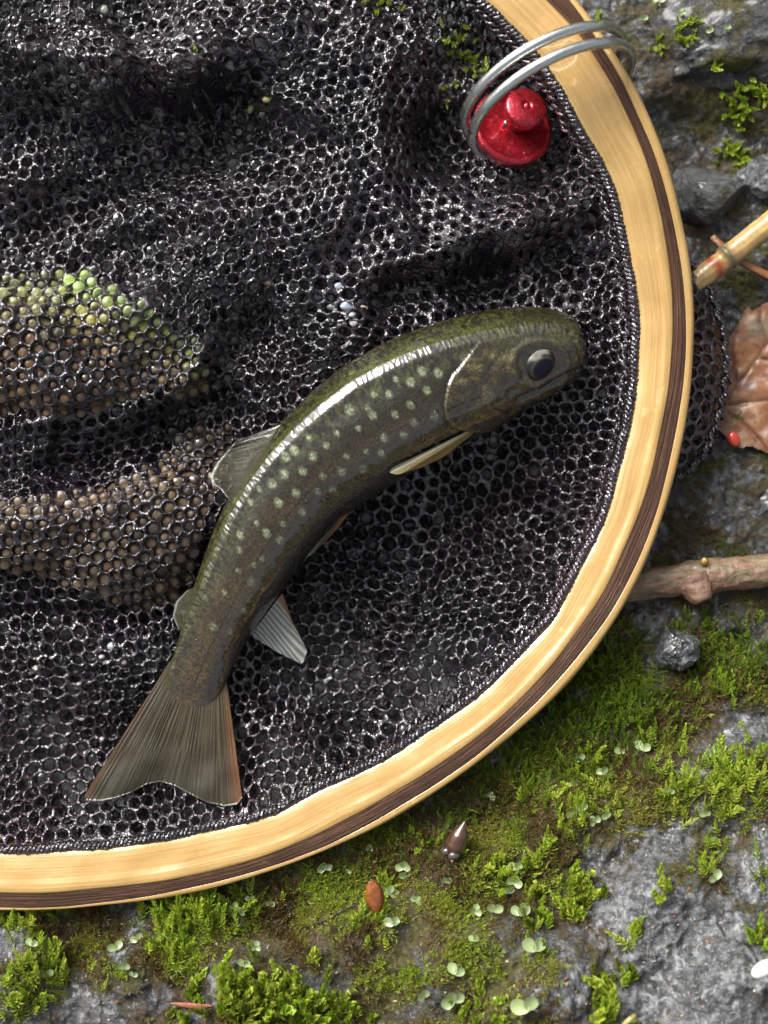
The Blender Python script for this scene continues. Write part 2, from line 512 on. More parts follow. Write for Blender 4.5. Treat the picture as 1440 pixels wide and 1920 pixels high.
r_do = r_do + 4.5 * low_ + 1.0; r_di = r_di - 2.5 * low_
def ring_px(r): return np.stack([EC[0] + r * np.cos(TH), EC[1] + r * np.sin(TH)], 1)
IN_PX = ring_px(r_in); OUT_PX = ring_px(r_out)
def hoop_z(py): return 9.0 * sstep(700, 0, py)      # the far end of the hoop is lifted a little

def net_mask(px, py, inset=10.0):
    a = np.arctan2(py - EC[1], px - EC[0]); r = np.hypot(py - EC[1], px - EC[0])
    ri = np.interp(a, TH, r_in, period=2 * math.pi)
    return ri - inset - r      # > 0 inside
def outer_dist(px, py):
    a = np.arctan2(py - EC[1], px - EC[0]); r = np.hypot(py - EC[1], px - EC[0])
    return r - np.interp(a, TH, r_out, period=2 * math.pi)

# ------------------------------------------------------------------ ground
GC = [(-100,1760,-9),(0,1850,4),(200,1720,-10),(250,1830,2),(500,1700,-9),(480,1850,8),(700,1620,-10),(700,1750,4),(900,1500,-12),
      (900,1640,-2),(900,1800,12),(1000,1900,20),(1100,1400,-14),(1100,1560,-4),(1250,1350,-14),(1250,1500,-4),(1250,1700,12),(1400,1900,24),
      (1400,1500,-2),(1400,1300,-14),(1150,1230,-18),(1300,1200,-18),(1440,1180,-20),(1300,1000,-26),(1440,1000,-26),(1350,700,-28),
      (1440,600,-28),(1400,400,-30),(1300,300,-34),(1250,100,-26),(1440,100,-24),(1500,1600,6),(1500,0,-20),(1200,-100,-26),
      (1000,900,-30),(800,1100,-31),(600,800,-31),(300,1300,-30),(300,1100,-30),(300,600,-36),(600,300,-38),(900,300,-36),(200,200,-39),(700,0,-30),
      (1000,1200,-28),(700,1350,-27),(300,1520,-24),(0,1500,-24),(-200,800,-30),(-200,200,-30),(1000,600,-30),(1120,800,-29)]
def ground_base(px, py):
    return idw(px, py, GC, 45, 2.2)
def ground_z(x, y):
    z0 = -12.0
    for _ in range(3):
        px, py = PX(x, y, z0)
        z0 = ground_base(px, py)
    q = xyz(x, y, 0)
    z = z0 + 1.5 * fbm(q, 0.045, 4, 11) + 0.9 * ridged(q * np.array([1, 1, 1]), 0.13, 4, 21) - 0.5
    z = z + 0.30 * ridged(q, 0.42, 3, 25) + 0.12 * noise(q, 1.1, 26)
    # slanting bedding cracks on the lower right rock
    px, py = PX(x, y, z0)
    lr = sstep(1480, 1620, py) * sstep(850, 1080, px)
    rot = xyz(0.5 * x + 0.85 * y, (-0.85 * x + 0.5 * y) * 1.0, 0)
    z = z + lr * (1.4 * ridged(rot * np.array([0.35, 1.0, 1]), 0.11, 3, 31) - 0.9)
    far = np.hypot(x, y)
    z = z + sstep(150, 900, far) * 25 * noise(q, 0.004, 5)
    return z

def moss_mask(px, py):
    """1 where the rock is grown over, 0 where it is bare"""
    b = [(0,1750,130,.8),(150,1800,160,.85),(350,1780,140,.8),(600,1700,180,.9),(800,1620,160,.95),(950,1560,170,1.0),(1100,1470,150,1.0),(1130,1290,110,.95),
         (1300,1230,80,.7),(1350,1290,120,.9),(1250,1380,100,.8),(1200,1500,120,.9),(1350,1480,90,.7),(700,1820,150,.75),(850,1740,120,.9),(930,1850,100,.8),
         (1240,1650,60,.4),(1330,1640,60,.75),(1390,1730,50,.55),(1120,1830,40,.85),(1140,1720,45,.5),(480,1880,120,.8),(1330,80,80,.6),(1400,210,60,.55),(1250,120,70,.5),(1180,60,40,.6)]
    v = 0.50 + 0 * px
    for x, y, r, a in b:
        v = np.maximum(v, a * np.exp(-((px - x) ** 2 + (py - y) ** 2) / (1.3 * r * r)))
    bare = [(1180,1700,75),(1280,1800,130),(1220,1590,50),(1400,1640,60),(1080,1860,45),(1370,1880,110),(220,1790,25),(160,1900,70),(1110,1300,25),(1390,1370,50),(410,1830,35),(260,1745,28),(20,1760,40),(930,1385,20)]
    for x, y, r in bare:
        v = v * (1 - 0.95 * np.exp(-((px - x) ** 2 + (py - y) ** 2) / (0.8 * r * r)))
    return v

def axis(lo, hi, n, ext, m):
    mid = np.linspace(lo, hi, n)
    t = np.linspace(0, 1, m + 1)[1:]
    a = lo - (np.exp(t * 4) - 1) / (math.exp(4) - 1) * ext
    b = hi + (np.exp(t * 4) - 1) / (math.exp(4) - 1) * ext
    return np.r_[a[::-1], mid, b]
gx = axis(-108, 112, 470, 4000, 40); gy = axis(-145, 138, 600, 4000, 40)
X, Y = np.meshgrid(gx, gy, indexing='ij')
Z = ground_z(X, Y)
gpx, gpy = PX(X, Y, Z)
mm_ = moss_mask(gpx, gpy)
inside = sstep(20, -60, outer_dist(gpx, gpy))
mm_ = mm_ * (1 - inside) + inside * 0.15
mm_ = np.where(np.hypot(X, Y) > 190, 0.55, mm_)
Z = Z + 0.8 * np.clip(mm_, 0, 1) * (0.6 + fbm(xyz(X, Y), 0.5, 3, 41))
cols = np.stack([mm_.ravel()] * 3, 1)
ground = mk('ground', np.stack([X.ravel(), Y.ravel(), Z.ravel()], 1), grid_faces(len(gx), len(gy))[:, ::-1], M['ground'], colors=cols)
tag(ground, kind='structure', label='wet grey bedrock overgrown with moss')

def gz(px, py):
    """ground point seen at a photo position"""
    z = -10.0
    for _ in range(5):
        p = P(px, py, z)
        z = float(ground_z(np.array(p[0]), np.array(p[1])))
    return P(px, py, z)

# ------------------------------------------------------------------ stones
def ico(sub):
    import bmesh
    bm = bmesh.new(); bmesh.ops.create_icosphere(bm, subdivisions=sub, radius=1)
    v = np.array([p.co[:] for p in bm.verts]); f = np.array([[q.index for q in t.verts] for t in bm.faces]); bm.free()
    return v, f
ICO6 = ico(6); ICO5 = ico(5); ICO3 = ico(3); ICO2 = ico(2)
def stone(label, px, py, z, rx, ry, rz, seed, mat, cuts=9, rough=0.10, rot=0.0, moss=None, ic=None, name='stone', group=None, parent=None):
    v, f = ic or ICO6
    v = v.copy()
    r_ = np.random.default_rng(seed)
    for _ in range(cuts):                      # flat broken faces
        n = r_.normal(size=3); n[2] = abs(n[2]); n /= np.linalg.norm(n)
        d = r_.uniform(0.62, 0.92)
        t = v @ n
        v = v - np.where(t > d, (t - d) * 0.92, 0)[:, None] * n
    v = v * (1 + rough * fbm(v, 1.6, 6, seed)[:, None] + 0.35 * rough * ridged(v, 3.2, 4, seed + 9)[:, None])
    v = v * np.array([rx, ry, rz]) * S
    c, s = math.cos(rot), math.sin(rot)
    v = np.stack([v[:, 0] * c - v[:, 1] * s, v[:, 0] * s + v[:, 1] * c, v[:, 2]], 1)
    v = v + P(px, py, z)
    q = v
    mo = 0.18 + 0.0 * v[:, 0]
    if moss is not None:
        mx_, my_ = PX(v[:, 0], v[:, 1], v[:, 2])
        mo = moss * (0.5 + 0.9 * noise(v, 0.14, seed))
    o = mk(name, v, f, mat, parent, colors=np.stack([mo] * 3, 1))
    if parent is None: tag(o, label, 'stone', group)
    return o
stone('dark mossy boulder at the upper right edge', 1360, 70, -34, 250, 205, 200, 5, M['rock_dark'], rough=0.13, moss=0.62, name='boulder')
stone('smooth grey stone wedged below the mossy boulder, beside the hoop', 1322, 372, -33, 88, 76, 95, 12, M['rock_grey'], cuts=10, rough=0.05)
stone('pale grey broken stone right of the smooth grey stone', 1440, 350, -32, 74, 66, 80, 18, M['rock_pale'], rough=0.11)
stone('small dark stone above the bamboo stalk', 1375, 432, -36, 95, 40, 60, 23, M['rock_dark'], rough=0.12)
stone('flat grey green slab under the bamboo stalk and brown leaf', 1420, 600, -47, 210, 180, 120, 31, M['rock_grey'], cuts=6, rough=0.045)
stone('large wet grey slab between the brown leaf and the thick twig', 1400, 955, -42, 220, 132, 150, 44, M['rock_grey'], cuts=12, rough=0.06)
stone('small shiny wet stone below the thick twig', 1268, 1213, -15, 46, 42, 45, 52, M['rock_wet'], cuts=3, rough=0.16)
stone('low dark grey stone touching the hoop under the thick twig', 1215, 1168, -21, 60, 42, 50, 57, M['rock_grey'], cuts=10, rough=0.08, ic=ICO5)
stone('angular grey stone under the right end of the thick twig', 1345, 1160, -22, 60, 50, 50, 63, M['rock_dark'], cuts=10, rough=0.1, moss=0.5, ic=ICO5)
stone('small blue grey stone half hidden under the lower right hoop', 1092, 1302, -16, 26, 22, 24, 71, M['rock_pale'], cuts=8, ic=ICO5)

# ------------------------------------------------------------------ fish outline (needed by the netting too)
F_back = [(1099,655),(1094,628),(1082,603),(1060,588),(1030,579),(1000,576),(960,578),(930,581),(895,587),(860,596),(820,607),(780,621),(740,637),(700,656),(640,692),(580,742),(535,787),(490,838),(452,893),(422,950),(396,1010),(375,1070),(355,1130),(338,1190),(323,1235),(315,1266),(316,1292),(324,1316),(338,1334),(352,1343)]
F_belly = [(1099,660),(1097,682),(1085,706),(1060,725),(1035,740),(1000,760),(965,780),(930,800),(900,817),(850,843),(800,871),(740,906),(690,937),(640,972),(602,1012),(565,1055),(530,1104),(500,1145),(470,1190),(442,1238),(422,1286),(406,1316),(393,1331),(377,1340),(356,1344)]
NS = 760
fb = smooth(resample(F_back, NS), 14); fl = smooth(resample(F_belly, NS), 14)
fs_ = np.linspace(0, 1, NS)
def fish_zc(s): return np.interp(s, [0, .06, .2, .45, .7, .88, 1], [-9, -8, -7, -6.5, -8, -11.5, -13.2])
def fish_alpha(s): return np.radians(np.interp(s, [0, .15, .3, .5, .8, .93, 1], [18, 22, 27, 32, 38, 50, 72]))
FZ = fish_zc(fs_)
kk = S * (H - FZ) / H
FB = np.stack([(fb[:, 0] - 720) * kk, (960 - fb[:, 1]) * kk], 1)
FL = np.stack([(fl[:, 0] - 720) * kk, (960 - fl[:, 1]) * kk], 1)
FM = (FB + FL) / 2; FRAD = np.linalg.norm(FB - FL, axis=1) / 2
FE1 = (FB - FL) / (2 * FRAD[:, None] + 1e-9)

# ------------------------------------------------------------------ netting height
NC = [(1110,900,-15),(1150,800,-12),(950,950,-21),(1000,1150,-16),(850,1200,-20),(700,1320,-20),(900,1280,-12),(300,1400,-20),(100,1400,-19),(100,1250,-15),(600,1000,-22),
      (600,1200,-21),(250,1180,-14),(200,1020,-8),(330,960,-8),(60,1000,-7),(60,1120,-15),(400,1120,-16),(100,700,-4),(250,610,-3),(0,650,-4),(330,690,-6),(160,850,-19),(330,830,-20),
      (30,830,-13),(480,640,-15),(450,760,-17),(400,470,-6),(600,400,-3),(550,520,-8),(700,480,-8),(640,600,-9),(800,420,-9),(350,250,-22),(430,215,-22),(120,390,-19),(30,440,-21),(280,265,-20),(250,470,-15),
      (80,300,-13),(200,120,2),(50,90,2),(350,135,0),(60,20,-18),(250,30,-17),(500,40,-4),(640,90,-6),(620,180,-8),(700,300,-6),(560,300,-12),(750,150,-7),(800,60,-8),(860,130,-13),(850,260,-21),(960,290,-19),(760,560,-16),(900,520,-20),(950,430,-2),(1080,400,-6),(860,470,-6),
      (1050,520,-14),(1130,560,-10),(1130,660,-12),(0,1530,-14),(300,1530,-14),(520,1470,-13),(-200,700,-10),(-200,1200,-14),(-200,200,-10),(300,-150,-8),(800,-100,-6)]
FOLDS = [([(-220,905),(0,890),(150,872),(300,806),(420,735)], -3.6, 20), ([(-220,800),(0,800),(200,800),(330,742),(400,662)], 3.0, 16), ([(370,720),(440,655),(490,590),(520,520)], -3.6, 20),
         ([(-220,110),(0,104),(200,112),(400,132),(520,190),(640,250)], 3.5, 16), ([(-220,470),(0,452),(150,402),(300,330),(450,238)], -3.6, 26), ([(735,120),(705,220),(715,330),(770,450)], 4.0, 18), ([(800,170),(820,280),(900,360)], -3.6, 30),
         ([(760,500),(860,452),(960,425),(1060,402),(1150,350)], 3.5, 16), ([(690,560),(800,545),(900,520),(1010,480),(1110,430)], -3.2, 20), ([(0,1150),(200,1160),(340,1120),(380,1040)], -3.2, 18), ([(-100,985),(100,980),(260,930),(380,850)], 2.5, 22),
         ([(620,640),(690,560),(700,470)], 2.0, 18), ([(300,380),(450,420),(560,330)], 2.5, 24), ([(60,560),(200,470),(330,440)], -3.0, 18)]
def net_z_exact(x, y, layer=0):
    z = np.full(np.shape(x), -12.0)
    for _ in range(3):
        px, py = PX(x, y, z)
        z = idw(px, py, NC, 22, 2.0)
    for pl, am, wd in FOLDS:
        d, _ = poly_dist(px, py, pl)
        z = z + am * np.exp(-(d / wd) ** 2 * 0.7)
    edge = net_mask(px, py, 0)
    zt = hoop_z(py) - 3.5
    w = np.exp(-np.clip(edge, 0, None) / 26.0)
    z = z * (1 - w) + zt * w
    q = xyz(x, y, 0)
    wr = sstep(1150, 500, py)                   # the bag lies in folds towards the top
    z = z + (0.6 + 1.5 * wr) * fbm(q, 0.075, 3, 51 + layer) + (0.35 + 0.4 * wr) * ridged(q * np.array([1, .55, 1]), 0.11, 2, 61 + layer)
    if layer: z = z - 4.5 - 1.5 * noise(q, 0.06, 77) - 2.5 * sstep(850, 1050, py)
    # lie under the fish
    st = slice(0, NS, 8)
    d = np.linalg.norm(np.stack([x, y], -1)[..., None, :] - FM[st], axis=-1)
    i = d.argmin(-1); dm = d.min(-1)
    rr = FRAD[st][i] * 1.04; zc = FZ[st][i]
    bot = zc - np.sqrt(np.clip(rr ** 2 - dm ** 2, 0, None)) * 0.95 - 0.6 - 2 * layer
    z = np.where(dm < rr, np.minimum(z, bot), z)
    return z

_NG = {}
def net_z(x, y, layer=0):
    """height of the netting, read from a half-millimetre grid"""
    x = np.asarray(x, float); y = np.asarray(y, float)
    ax0, ay0, st_ = -160.0, -125.0, 0.55
    if layer not in _NG:
        gx_ = ax0 + st_ * np.arange(520); gy_ = ay0 + st_ * np.arange(590)
        XX, YY = np.meshgrid(gx_, gy_, indexing='ij')
        _NG[layer] = net_z_exact(XX, YY, layer)
    G = _NG[layer]
    u = np.clip((x - ax0) / st_, 0, 518.999); v = np.clip((y - ay0) / st_, 0, 588.999)
    i = u.astype(int); j = v.astype(int); fu = u - i; fv = v - j
    return (G[i, j] * (1 - fu) + G[i + 1, j] * fu) * (1 - fv) + (G[i, j + 1] * (1 - fu) + G[i + 1, j + 1] * fu) * fv

# lattice of holes ---------------------------------------------------------
PITCH = 3.3
def lattice_warp(u, v, seed=0):
    q = xyz(u, v, 0)
    dx = 5.0 * noise(q, 0.022, 81 + seed) + 2.0 * noise(q, 0.07, 83 + seed) + 0.45 * noise(q, 0.21, 85 + seed)
    dy = 5.0 * noise(q, 0.022, 82 + seed) + 2.0 * noise(q, 0.07, 84 + seed) + 0.45 * noise(q, 0.21, 86 + seed)
    return u + dx, v + dy

def hex_cells(x0, x1, y0, y1, rot, pitch):
    c, s = math.cos(rot), math.sin(rot)
    rad = max(abs(x0), abs(x1), abs(y0), abs(y1)) * 1.5
    n = int(rad / pitch) + 2
    i, j = np.meshgrid(np.arange(-n, n + 1), np.arange(-n, n + 1), indexing='ij')
    a = (i + 0.5 * (j % 2)) * pitch; b = j * pitch * math.sqrt(3) / 2
    u = a * c - b * s; v = a * s + b * c
    m = (u > x0) & (u < x1) & (v > y0) & (v < y1)
    return u[m], v[m]

def build_net(cu, cv, rot, pitch, K, loops, zfun, keep, seed, rimf, hh=0.7, jit=0.21):
    """loops: list of (t from strand centre to hole rim, height)"""
    ap = pitch / 2
    ang = rot + math.pi / 6 + np.arange(6) * math.pi / 3
    cor = np.stack([np.cos(ang), np.sin(ang)], 1) * ap / math.cos(math.pi / 6)
    per = K // 6
    tt = (np.arange(K) % per) / per; kk_ = np.arange(K) // per
    bnd = cor[kk_] * (1 - tt)[:, None] + cor[(kk_ + 1) % 6] * tt[:, None]        # K,2
    ba = np.arctan2(bnd[:, 1], bnd[:, 0])
    xw, yw = lattice_warp(cu, cv, seed)
    ok = keep(xw, yw)
    cu, cv, xw, yw = cu[ok], cv[ok], xw[ok], yw[ok]
    r_ = np.random.default_rng(seed + 5)
    n = len(cu)
    rr = ap * rimf(xw, yw) * r_.uniform(0.78, 1.12, n)
    el = r_.uniform(-0.13, 0.13, n); ea = r_.uniform(0, math.pi, n)
    rim = rr[:, None] * (1 + el[:, None] * np.cos(2 * (ba[None, :] - ea[:, None])) + 0.075 * r_.normal(size=(n, K)))
    rim = np.clip(rim, 0.3, ap * 0.93)
    rimp = np.stack([rim * np.cos(ba), rim * np.sin(ba)], -1) + r_.normal(size=(n, 1, 2)) * 0.12
    V = []
    for t, h in loops:
        p = bnd[None] * (1 - t) + rimp * t
        u = cu[:, None] + p[..., 0]; v = cv[:, None] + p[..., 1]
        x, y = lattice_warp(u, v, seed)
        V.append((x, y, h))
    x = np.stack([a[0] for a in V], 1); y = np.stack([a[1] for a in V], 1)     # n, L, K
    hgt = np.array([a[2] for a in V])[None, :, None]
    z = zfun(x, y)
    q = xyz(x, y, z)
    z = z + hgt * hh + jit * noise(q, 0.9, 91 + seed) + 0.5 * jit * noise(q, 2.1, 92 + seed)
    x = x + jit * 0.7 * noise(q, 1.0, 93 + seed); y = y + jit * 0.7 * noise(q, 1.0, 94 + seed)
    L = len(loops)
    verts = np.stack([x, y, z], -1).reshape(-1, 3)
    base = grid_faces(L, K, wrap_m=True)
    faces = (base[None] + (np.arange(n) * L * K)[:, None, None]).reshape(-1, 4)
    return verts, faces, (xw, yw, rr, ok)

def keep_main(x, y):
    z = net_z_coarse(x, y)
    px, py = PX(x, y, z)
    return (net_mask(px, py, 6) > 0) & (px > -230) & (py > -210)
def net_z_coarse(x, y):
    z = np.full(np.shape(x), -12.0)
    px, py = PX(x, y, z)
    return idw(px, py, NC, 22, 2.0)
def rim_main(x, y):
    px, py = PX(x, y, net_z_coarse(x, y))
    base = 0.70 + 0.12 * noise(xyz(x, y, 0), 0.03, 8) + 0.05 * sstep(850, 1050, py)
    tight = sstep(60, 0, net_mask(px, py, 0)) * 0.25 + 0.28 * np.exp(-((px - 820) ** 2 + (py - 480) ** 2) / (2 * 130 ** 2)) \
        + 0.15 * sstep(350, 150, py) * sstep(450, 750, px) + 0.12 * np.exp(-((px - 1110) ** 2 + (py - 620) ** 2) / (2 * 110 ** 2))
    return np.clip(base - tight, 0.42, 0.84)

ROT = R(14)
cu, cv = hex_cells(-135, 95, -100, 165, ROT, PITCH)
LOOPS = [(0.0, 1.0), (0.28, 0.93), (0.66, 0.55), (1.0, -0.1), (0.90, -0.85)]
nv, nf, ncell = build_net(cu, cv, ROT, PITCH, 24, LOOPS, lambda x, y: net_z(x, y, 0), keep_main, 0, rim_main)

net_root = empty('landing_net', P(1308, 620, -9))
tag(net_root, 'wooden hoop landing net with pale and dark striped rim and wet black mesh', 'landing net')
mk('net_mesh', nv, nf, M['net'], net_root)
ROT2 = R(41)
cu2, cv2 = hex_cells(-135, 95, -100, 165, ROT2, PITCH * 1.06)
def keep_under(x, y):
    px, py = PX(x, y, net_z_coarse(x, y))
    hole = np.exp(-((px - 880) ** 2 + (py - 1330) ** 2) / (2 * 130 ** 2)) + np.exp(-((px - 450) ** 2 + (py - 1480) ** 2) / (2 * 110 ** 2))
    return keep_main(x, y) & (net_mask(px, py, 26) > 0) & (hole < 0.5)
nv2, nf2, _ = build_net(cu2, cv2, ROT2, PITCH * 1.06, 12, [(0.0, 1.0), (0.5, 0.75), (1.0, -0.2)], lambda x, y: net_z(x, y, 1), keep_under, 40,
                        lambda x, y: 0.66 + 0 * x)
mk('net_underlayer', nv2, nf2, M['net'], net_root)

# part of the bag that slips out under the right of the hoop
BAG = [(1225,905),(1225,470),(1300,498),(1322,520),(1342,565),(1358,620),(1364,670),(1360,730),(1346,790),(1325,845),(1290,885),(1255,902)]
def bag_z(x, y):
    px, py = PX(x, y, -16)
    d, _ = poly_dist(px, py, BAG[1:] + BAG[:1])
    return -19 + 7.5 * (1 - np.exp(-d / 28.0)) + 0.7 * fbm(xyz(x, y, 0), 0.12, 3, 3)
def keep_bag(x, y):
    px, py = PX(x, y, -16)
    return in_poly(px, py, BAG)
cu3, cv3 = hex_cells(55, 95, -10, 75, R(80), 3.5)
nv3, nf3, _ = build_net(cu3, cv3, R(80), 3.5, 24, LOOPS, bag_z, keep_bag, 60, lambda x, y: 0.70 + 0 * x, hh=0.5)
cu4, cv4 = hex_cells(55, 95, -10, 75, R(20), 3.3)
nv4, nf4, _ = build_net(cu4, cv4, R(20), 3.3, 12, [(0.0, 1.0), (0.5, 0.75), (1.0, -0.2)], lambda x, y: bag_z(x, y) - 2.2, keep_bag, 66, lambda x, y: 0.66 + 0 * x)
bo = resample(np.array(BAG[1:]), 300)
bo = np.array([P(x + 3 * math.sin(i * .35), y, -17.5) for i, (x, y) in enumerate(bo)])
bo[:, 2] += 0.8 * noise(bo, 0.3, 4)
bc = [tube(bo + 0.45 * np.stack([np.cos(np.arange(300) * .8 + k * 3.14), np.sin(np.arange(300) * .8 + k * 3.14), np.cos(np.arange(300) * .8 + k * 3.14 + 1.57)], 1), 0.55, 7) for k in range(2)]
v, f = join([(nv3, [nf3]), (nv4, [nf4])] + bc)
mk('net_side_bulge', v, f, M['net'], net_root)

# ------------------------------------------------------------------ hoop
def sweep_strip(name, ra, rb, prof, mat, zoff=0.0, wob=0.0):
    """prof: list of (t across, height mm)"""
    rows = []
    uvs = []
    arc = np.r_[0, np.cumsum(np.linalg.norm(np.diff(ring_px((ra + rb) / 2), axis=0), axis=1))] * S * MM
    for t, h in prof:
        r = ra + (rb - ra) * t
        px = ring_px(r)
        zz = hoop_z(px[:, 1]) + h + zoff
        k = S * (H - zz) / H
        k0 = S * (H - hoop_z(px[:, 1])) / H          # vertical walls stay vertical: same foot point as the top edge
        x = (px[:, 0] - 720) * k0; y = (960 - px[:, 1]) * k0
        rows.append(np.stack([x, y, zz], 1))
        w = (rb - ra) * S * MM
        uvs.append(np.stack([arc, t * w + (0.0 if h > -3 else 0.002 * (-h))], 1))
    V = np.stack(rows, 1); U = np.stack(uvs, 1)
    if wob: V[..., 2] += wob * noise(V, 0.12, 5)
    return mk(name, V.reshape(-1, 3), grid_faces(NST, len(prof), wrap_n=True, wrap_m=True), mat, net_root, uv=U.reshape(-1, 2))
sweep_strip('inner_strip', r_in, r_di, [(0, -13), (0, -6), (0, -1.55), (0.008, -1.25), (0.03, -1.1), (0.12, -0.85), (0.25, -0.62), (0.42, -0.42), (0.58, -0.30), (0.66, -0.22), (0.73, -0.02), (0.79, 0.12), (0.87, 0.12), (0.95, 0.02), (1, -0.2), (1, -13)], M['wood'], wob=0.4)
sweep_strip('dark_strip', r_di, r_do, [(0.004, -13), (0.004, -0.32), (0.06, -0.24), (0.2, -0.26), (0.4, -0.36), (0.6, -0.5), (0.8, -0.68), (0.94, -0.8), (0.996, -0.9), (0.996, -13)], M['walnut'], wob=0.25)
sweep_strip('outer_strip', r_do, r_out, [(0, -13), (0, -0.97), (0.12, -0.94), (0.4, -0.95), (0.62, -1.05), (0.8, -1.5), (0.92, -2.2), (0.985, -3.4), (1.0, -5), (0.97, -10), (0.85, -13)], M['wood'], wob=0.2)

# twisted selvage cord bound to the inner side of the hoop
parts = []
base = ring_px(r_in - 9)
base = resample(base, 1400, closed=True)
vis = (base[:, 0] > -260) & (base[:, 1] > -240)
bz = hoop_z(base[:, 1]) - 1.9
kz = S * (H - bz) / H
bp = np.stack([(base[:, 0] - 720) * kz, (960 - base[:, 1]) * kz, bz], 1)
bp[:, :2] += 0.35 * np.stack([noise(bp, 0.25, 1), noise(bp, 0.25, 2)], 1)
i0 = np.where(vis & ~np.roll(vis, 1))[0]
order = np.arange(len(bp)) if len(i0) == 0 else np.roll(np.arange(len(bp)), -i0[0])
order = order[vis[order]]
bp = bp[order]
bp = resample(bp, 2400)
tg = np.gradient(bp, axis=0); tg /= np.linalg.norm(tg, axis=1)[:, None]
sd = np.cross(tg, [0, 0, 1.0]); sd /= np.linalg.norm(sd, axis=1)[:, None]
upv = np.cross(sd, tg)
arc = np.r_[0, np.cumsum(np.linalg.norm(np.diff(bp, axis=0), axis=1))]
for k in range(3):
    a = arc * 2 * math.pi / 3.4 + k * 2 * math.pi / 3
    rad = 0.72 * (1 + 0.25 * noise(bp, 0.6, 8 + k))
    p = bp + rad[:, None] * (np.cos(a)[:, None] * sd + np.sin(a)[:, None] * upv)
    parts.append(tube(p, 0.62 + 0.12 * noise(bp, 1.2, 20 + k), 7))
# loose second row, tangled, a little further in
b2 = bp + sd * 0 - 0
c_in = np.array([P(*EC, 0)[0], P(*EC, 0)[1], 0])
inw = c_in - bp; inw[:, 2] = 0; inw /= np.linalg.norm(inw, axis=1)[:, None]
for k in range(2):
    a = arc * 2 * math.pi / 4.3 + k * math.pi
    p = (bp + inw * (2.1 + 0.7 * noise(bp, 0.2, 31 + k))[:, None] + 0.6 * (np.cos(a)[:, None] * inw + np.sin(a)[:, None] * upv) - np.array([0, 0, 0.9]))[::1]
    pxs, _ = PX(p[:, 0], p[:, 1], p[:, 2])
    p = p[(pxs > 560)]
    parts.append(tube(p, 0.48 + 0.1 * noise(p, 1.0, 40 + k), 6))
v, f = join(parts)
mk('selvage_cord', v, f, M['net'], net_root)

# ------------------------------------------------------------------ leaf showing through the left of the netting: bulges through the holes
xw, yw, rr, ok = ncell
zc_ = net_z(xw, yw, 0)
cpx, cpy = PX(xw, yw, zc_)
LEAF_A = [(-240,560),(20,520),(90,500),(180,520),(290,580),(370,640),(400,720),(370,750),(300,730),(240,760),(120,780),(-240,770)]
LEAF_B = [(-240,940),(120,930),(260,880),(370,800),(430,790),(440,850),(400,930),(380,1040),(340,1120),(260,1150),(160,1110),(40,1070),(-240,1060)]
def bulge_leaf(poly, name, label, colour):
    m = in_poly(cpx, cpy, poly)
    ii = np.where(m)[0]
    NR, K = 5, 12
    VV, FF, CC = [], [], []
    o = 0
    r_ = np.random.default_rng(9)
    for i in ii:
        if r_.random() < 0.06: continue
        th = np.linspace(0, 2 * math.pi, K, endpoint=False)
        R0 = rr[i] * 1.25
        top = r_.uniform(-0.55, -0.05)
        pts = []
        for q in range(NR):
            t = q / NR
            pts.append(np.stack([xw[i] + R0 * (1 - t) * np.cos(th), yw[i] + R0 * (1 - t) * np.sin(th), np.full(K, zc_[i] - 0.9 + (top + 0.9) * (1 - (1 - t) ** 3))], 1))
        pts.append(np.array([[xw[i], yw[i], zc_[i] + top]]))
        v = np.vstack(pts)
        v[:, 2] += 0.18 * noise(v, 0.9, 3)
        VV.append(v); FF.append(grid_faces(NR, K, wrap_m=True) + o)
        j = np.arange(K)
        tri = np.stack([(NR - 1) * K + j, (NR - 1) * K + (j + 1) % K, np.full(K, NR * K), np.full(K, NR * K)], 1)
        FF.append(tri[:, :3] + o)
        c = colour(cpx[i], cpy[i], r_)
        CC.append(np.tile(c, (len(v), 1)))
        o += len(v)
    # the flat blade under the strands
    g = 3.0
    bx = np.arange(xw[ii].min() - 2, xw[ii].max() + 2, 1.2); by = np.arange(yw[ii].min() - 2, yw[ii].max() + 2, 1.2)
    BX, BY = np.meshgrid(bx, by, indexing='ij')
    BZ = net_z(BX, BY, 0) - 1.1
    bpx, bpy_ = PX(BX, BY, BZ)
    inside_ = in_poly(bpx, bpy_, poly)
    q = grid_faces(len(bx), len(by))[:, ::-1]
    keepq = inside_.ravel()[q].all(1)
    VV.append(np.stack([BX.ravel(), BY.ravel(), BZ.ravel()], 1)); FF.append(q[keepq] + o)
    CC.append(np.array([colour(a, b, r_) for a, b in zip(bpx.ravel(), bpy_.ravel())]))
    ob = mk(name, np.vstack(VV), FF, M['dead_leaf'], colors=np.vstack(CC))
    tag(ob, label, 'leaf')
def colA(px, py, r_):
    # green margin along the upper right, brown blade below
    edge = np.interp(px, [-50, 60, 180, 290, 400], [530, 525, 545, 600, 680])
    d = py - edge
    g = np.array([0.30, 0.42, 0.10]); y_ = np.array([0.36, 0.34, 0.075]); b = np.array([0.18, 0.10, 0.044]); gr = np.array([0.16, 0.16, 0.10])
    w = np.interp(d, [0, 35, 75, 110], [0, .9, 1.7, 2])
    if px < 120: w = max(w, 0.4)
    c = g * (1 - w) + y_ * w if w < 1 else y_ * (2 - w) + b * (w - 1)
    if px < 110 and d < 100: c = 0.5 * c + 0.5 * gr
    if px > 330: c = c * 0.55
    return c * r_.uniform(0.7, 1.1) * (0.8 + 0.35 * float(noise(np.array([[px, py, 0.0]]), 0.02, 3)[0]))
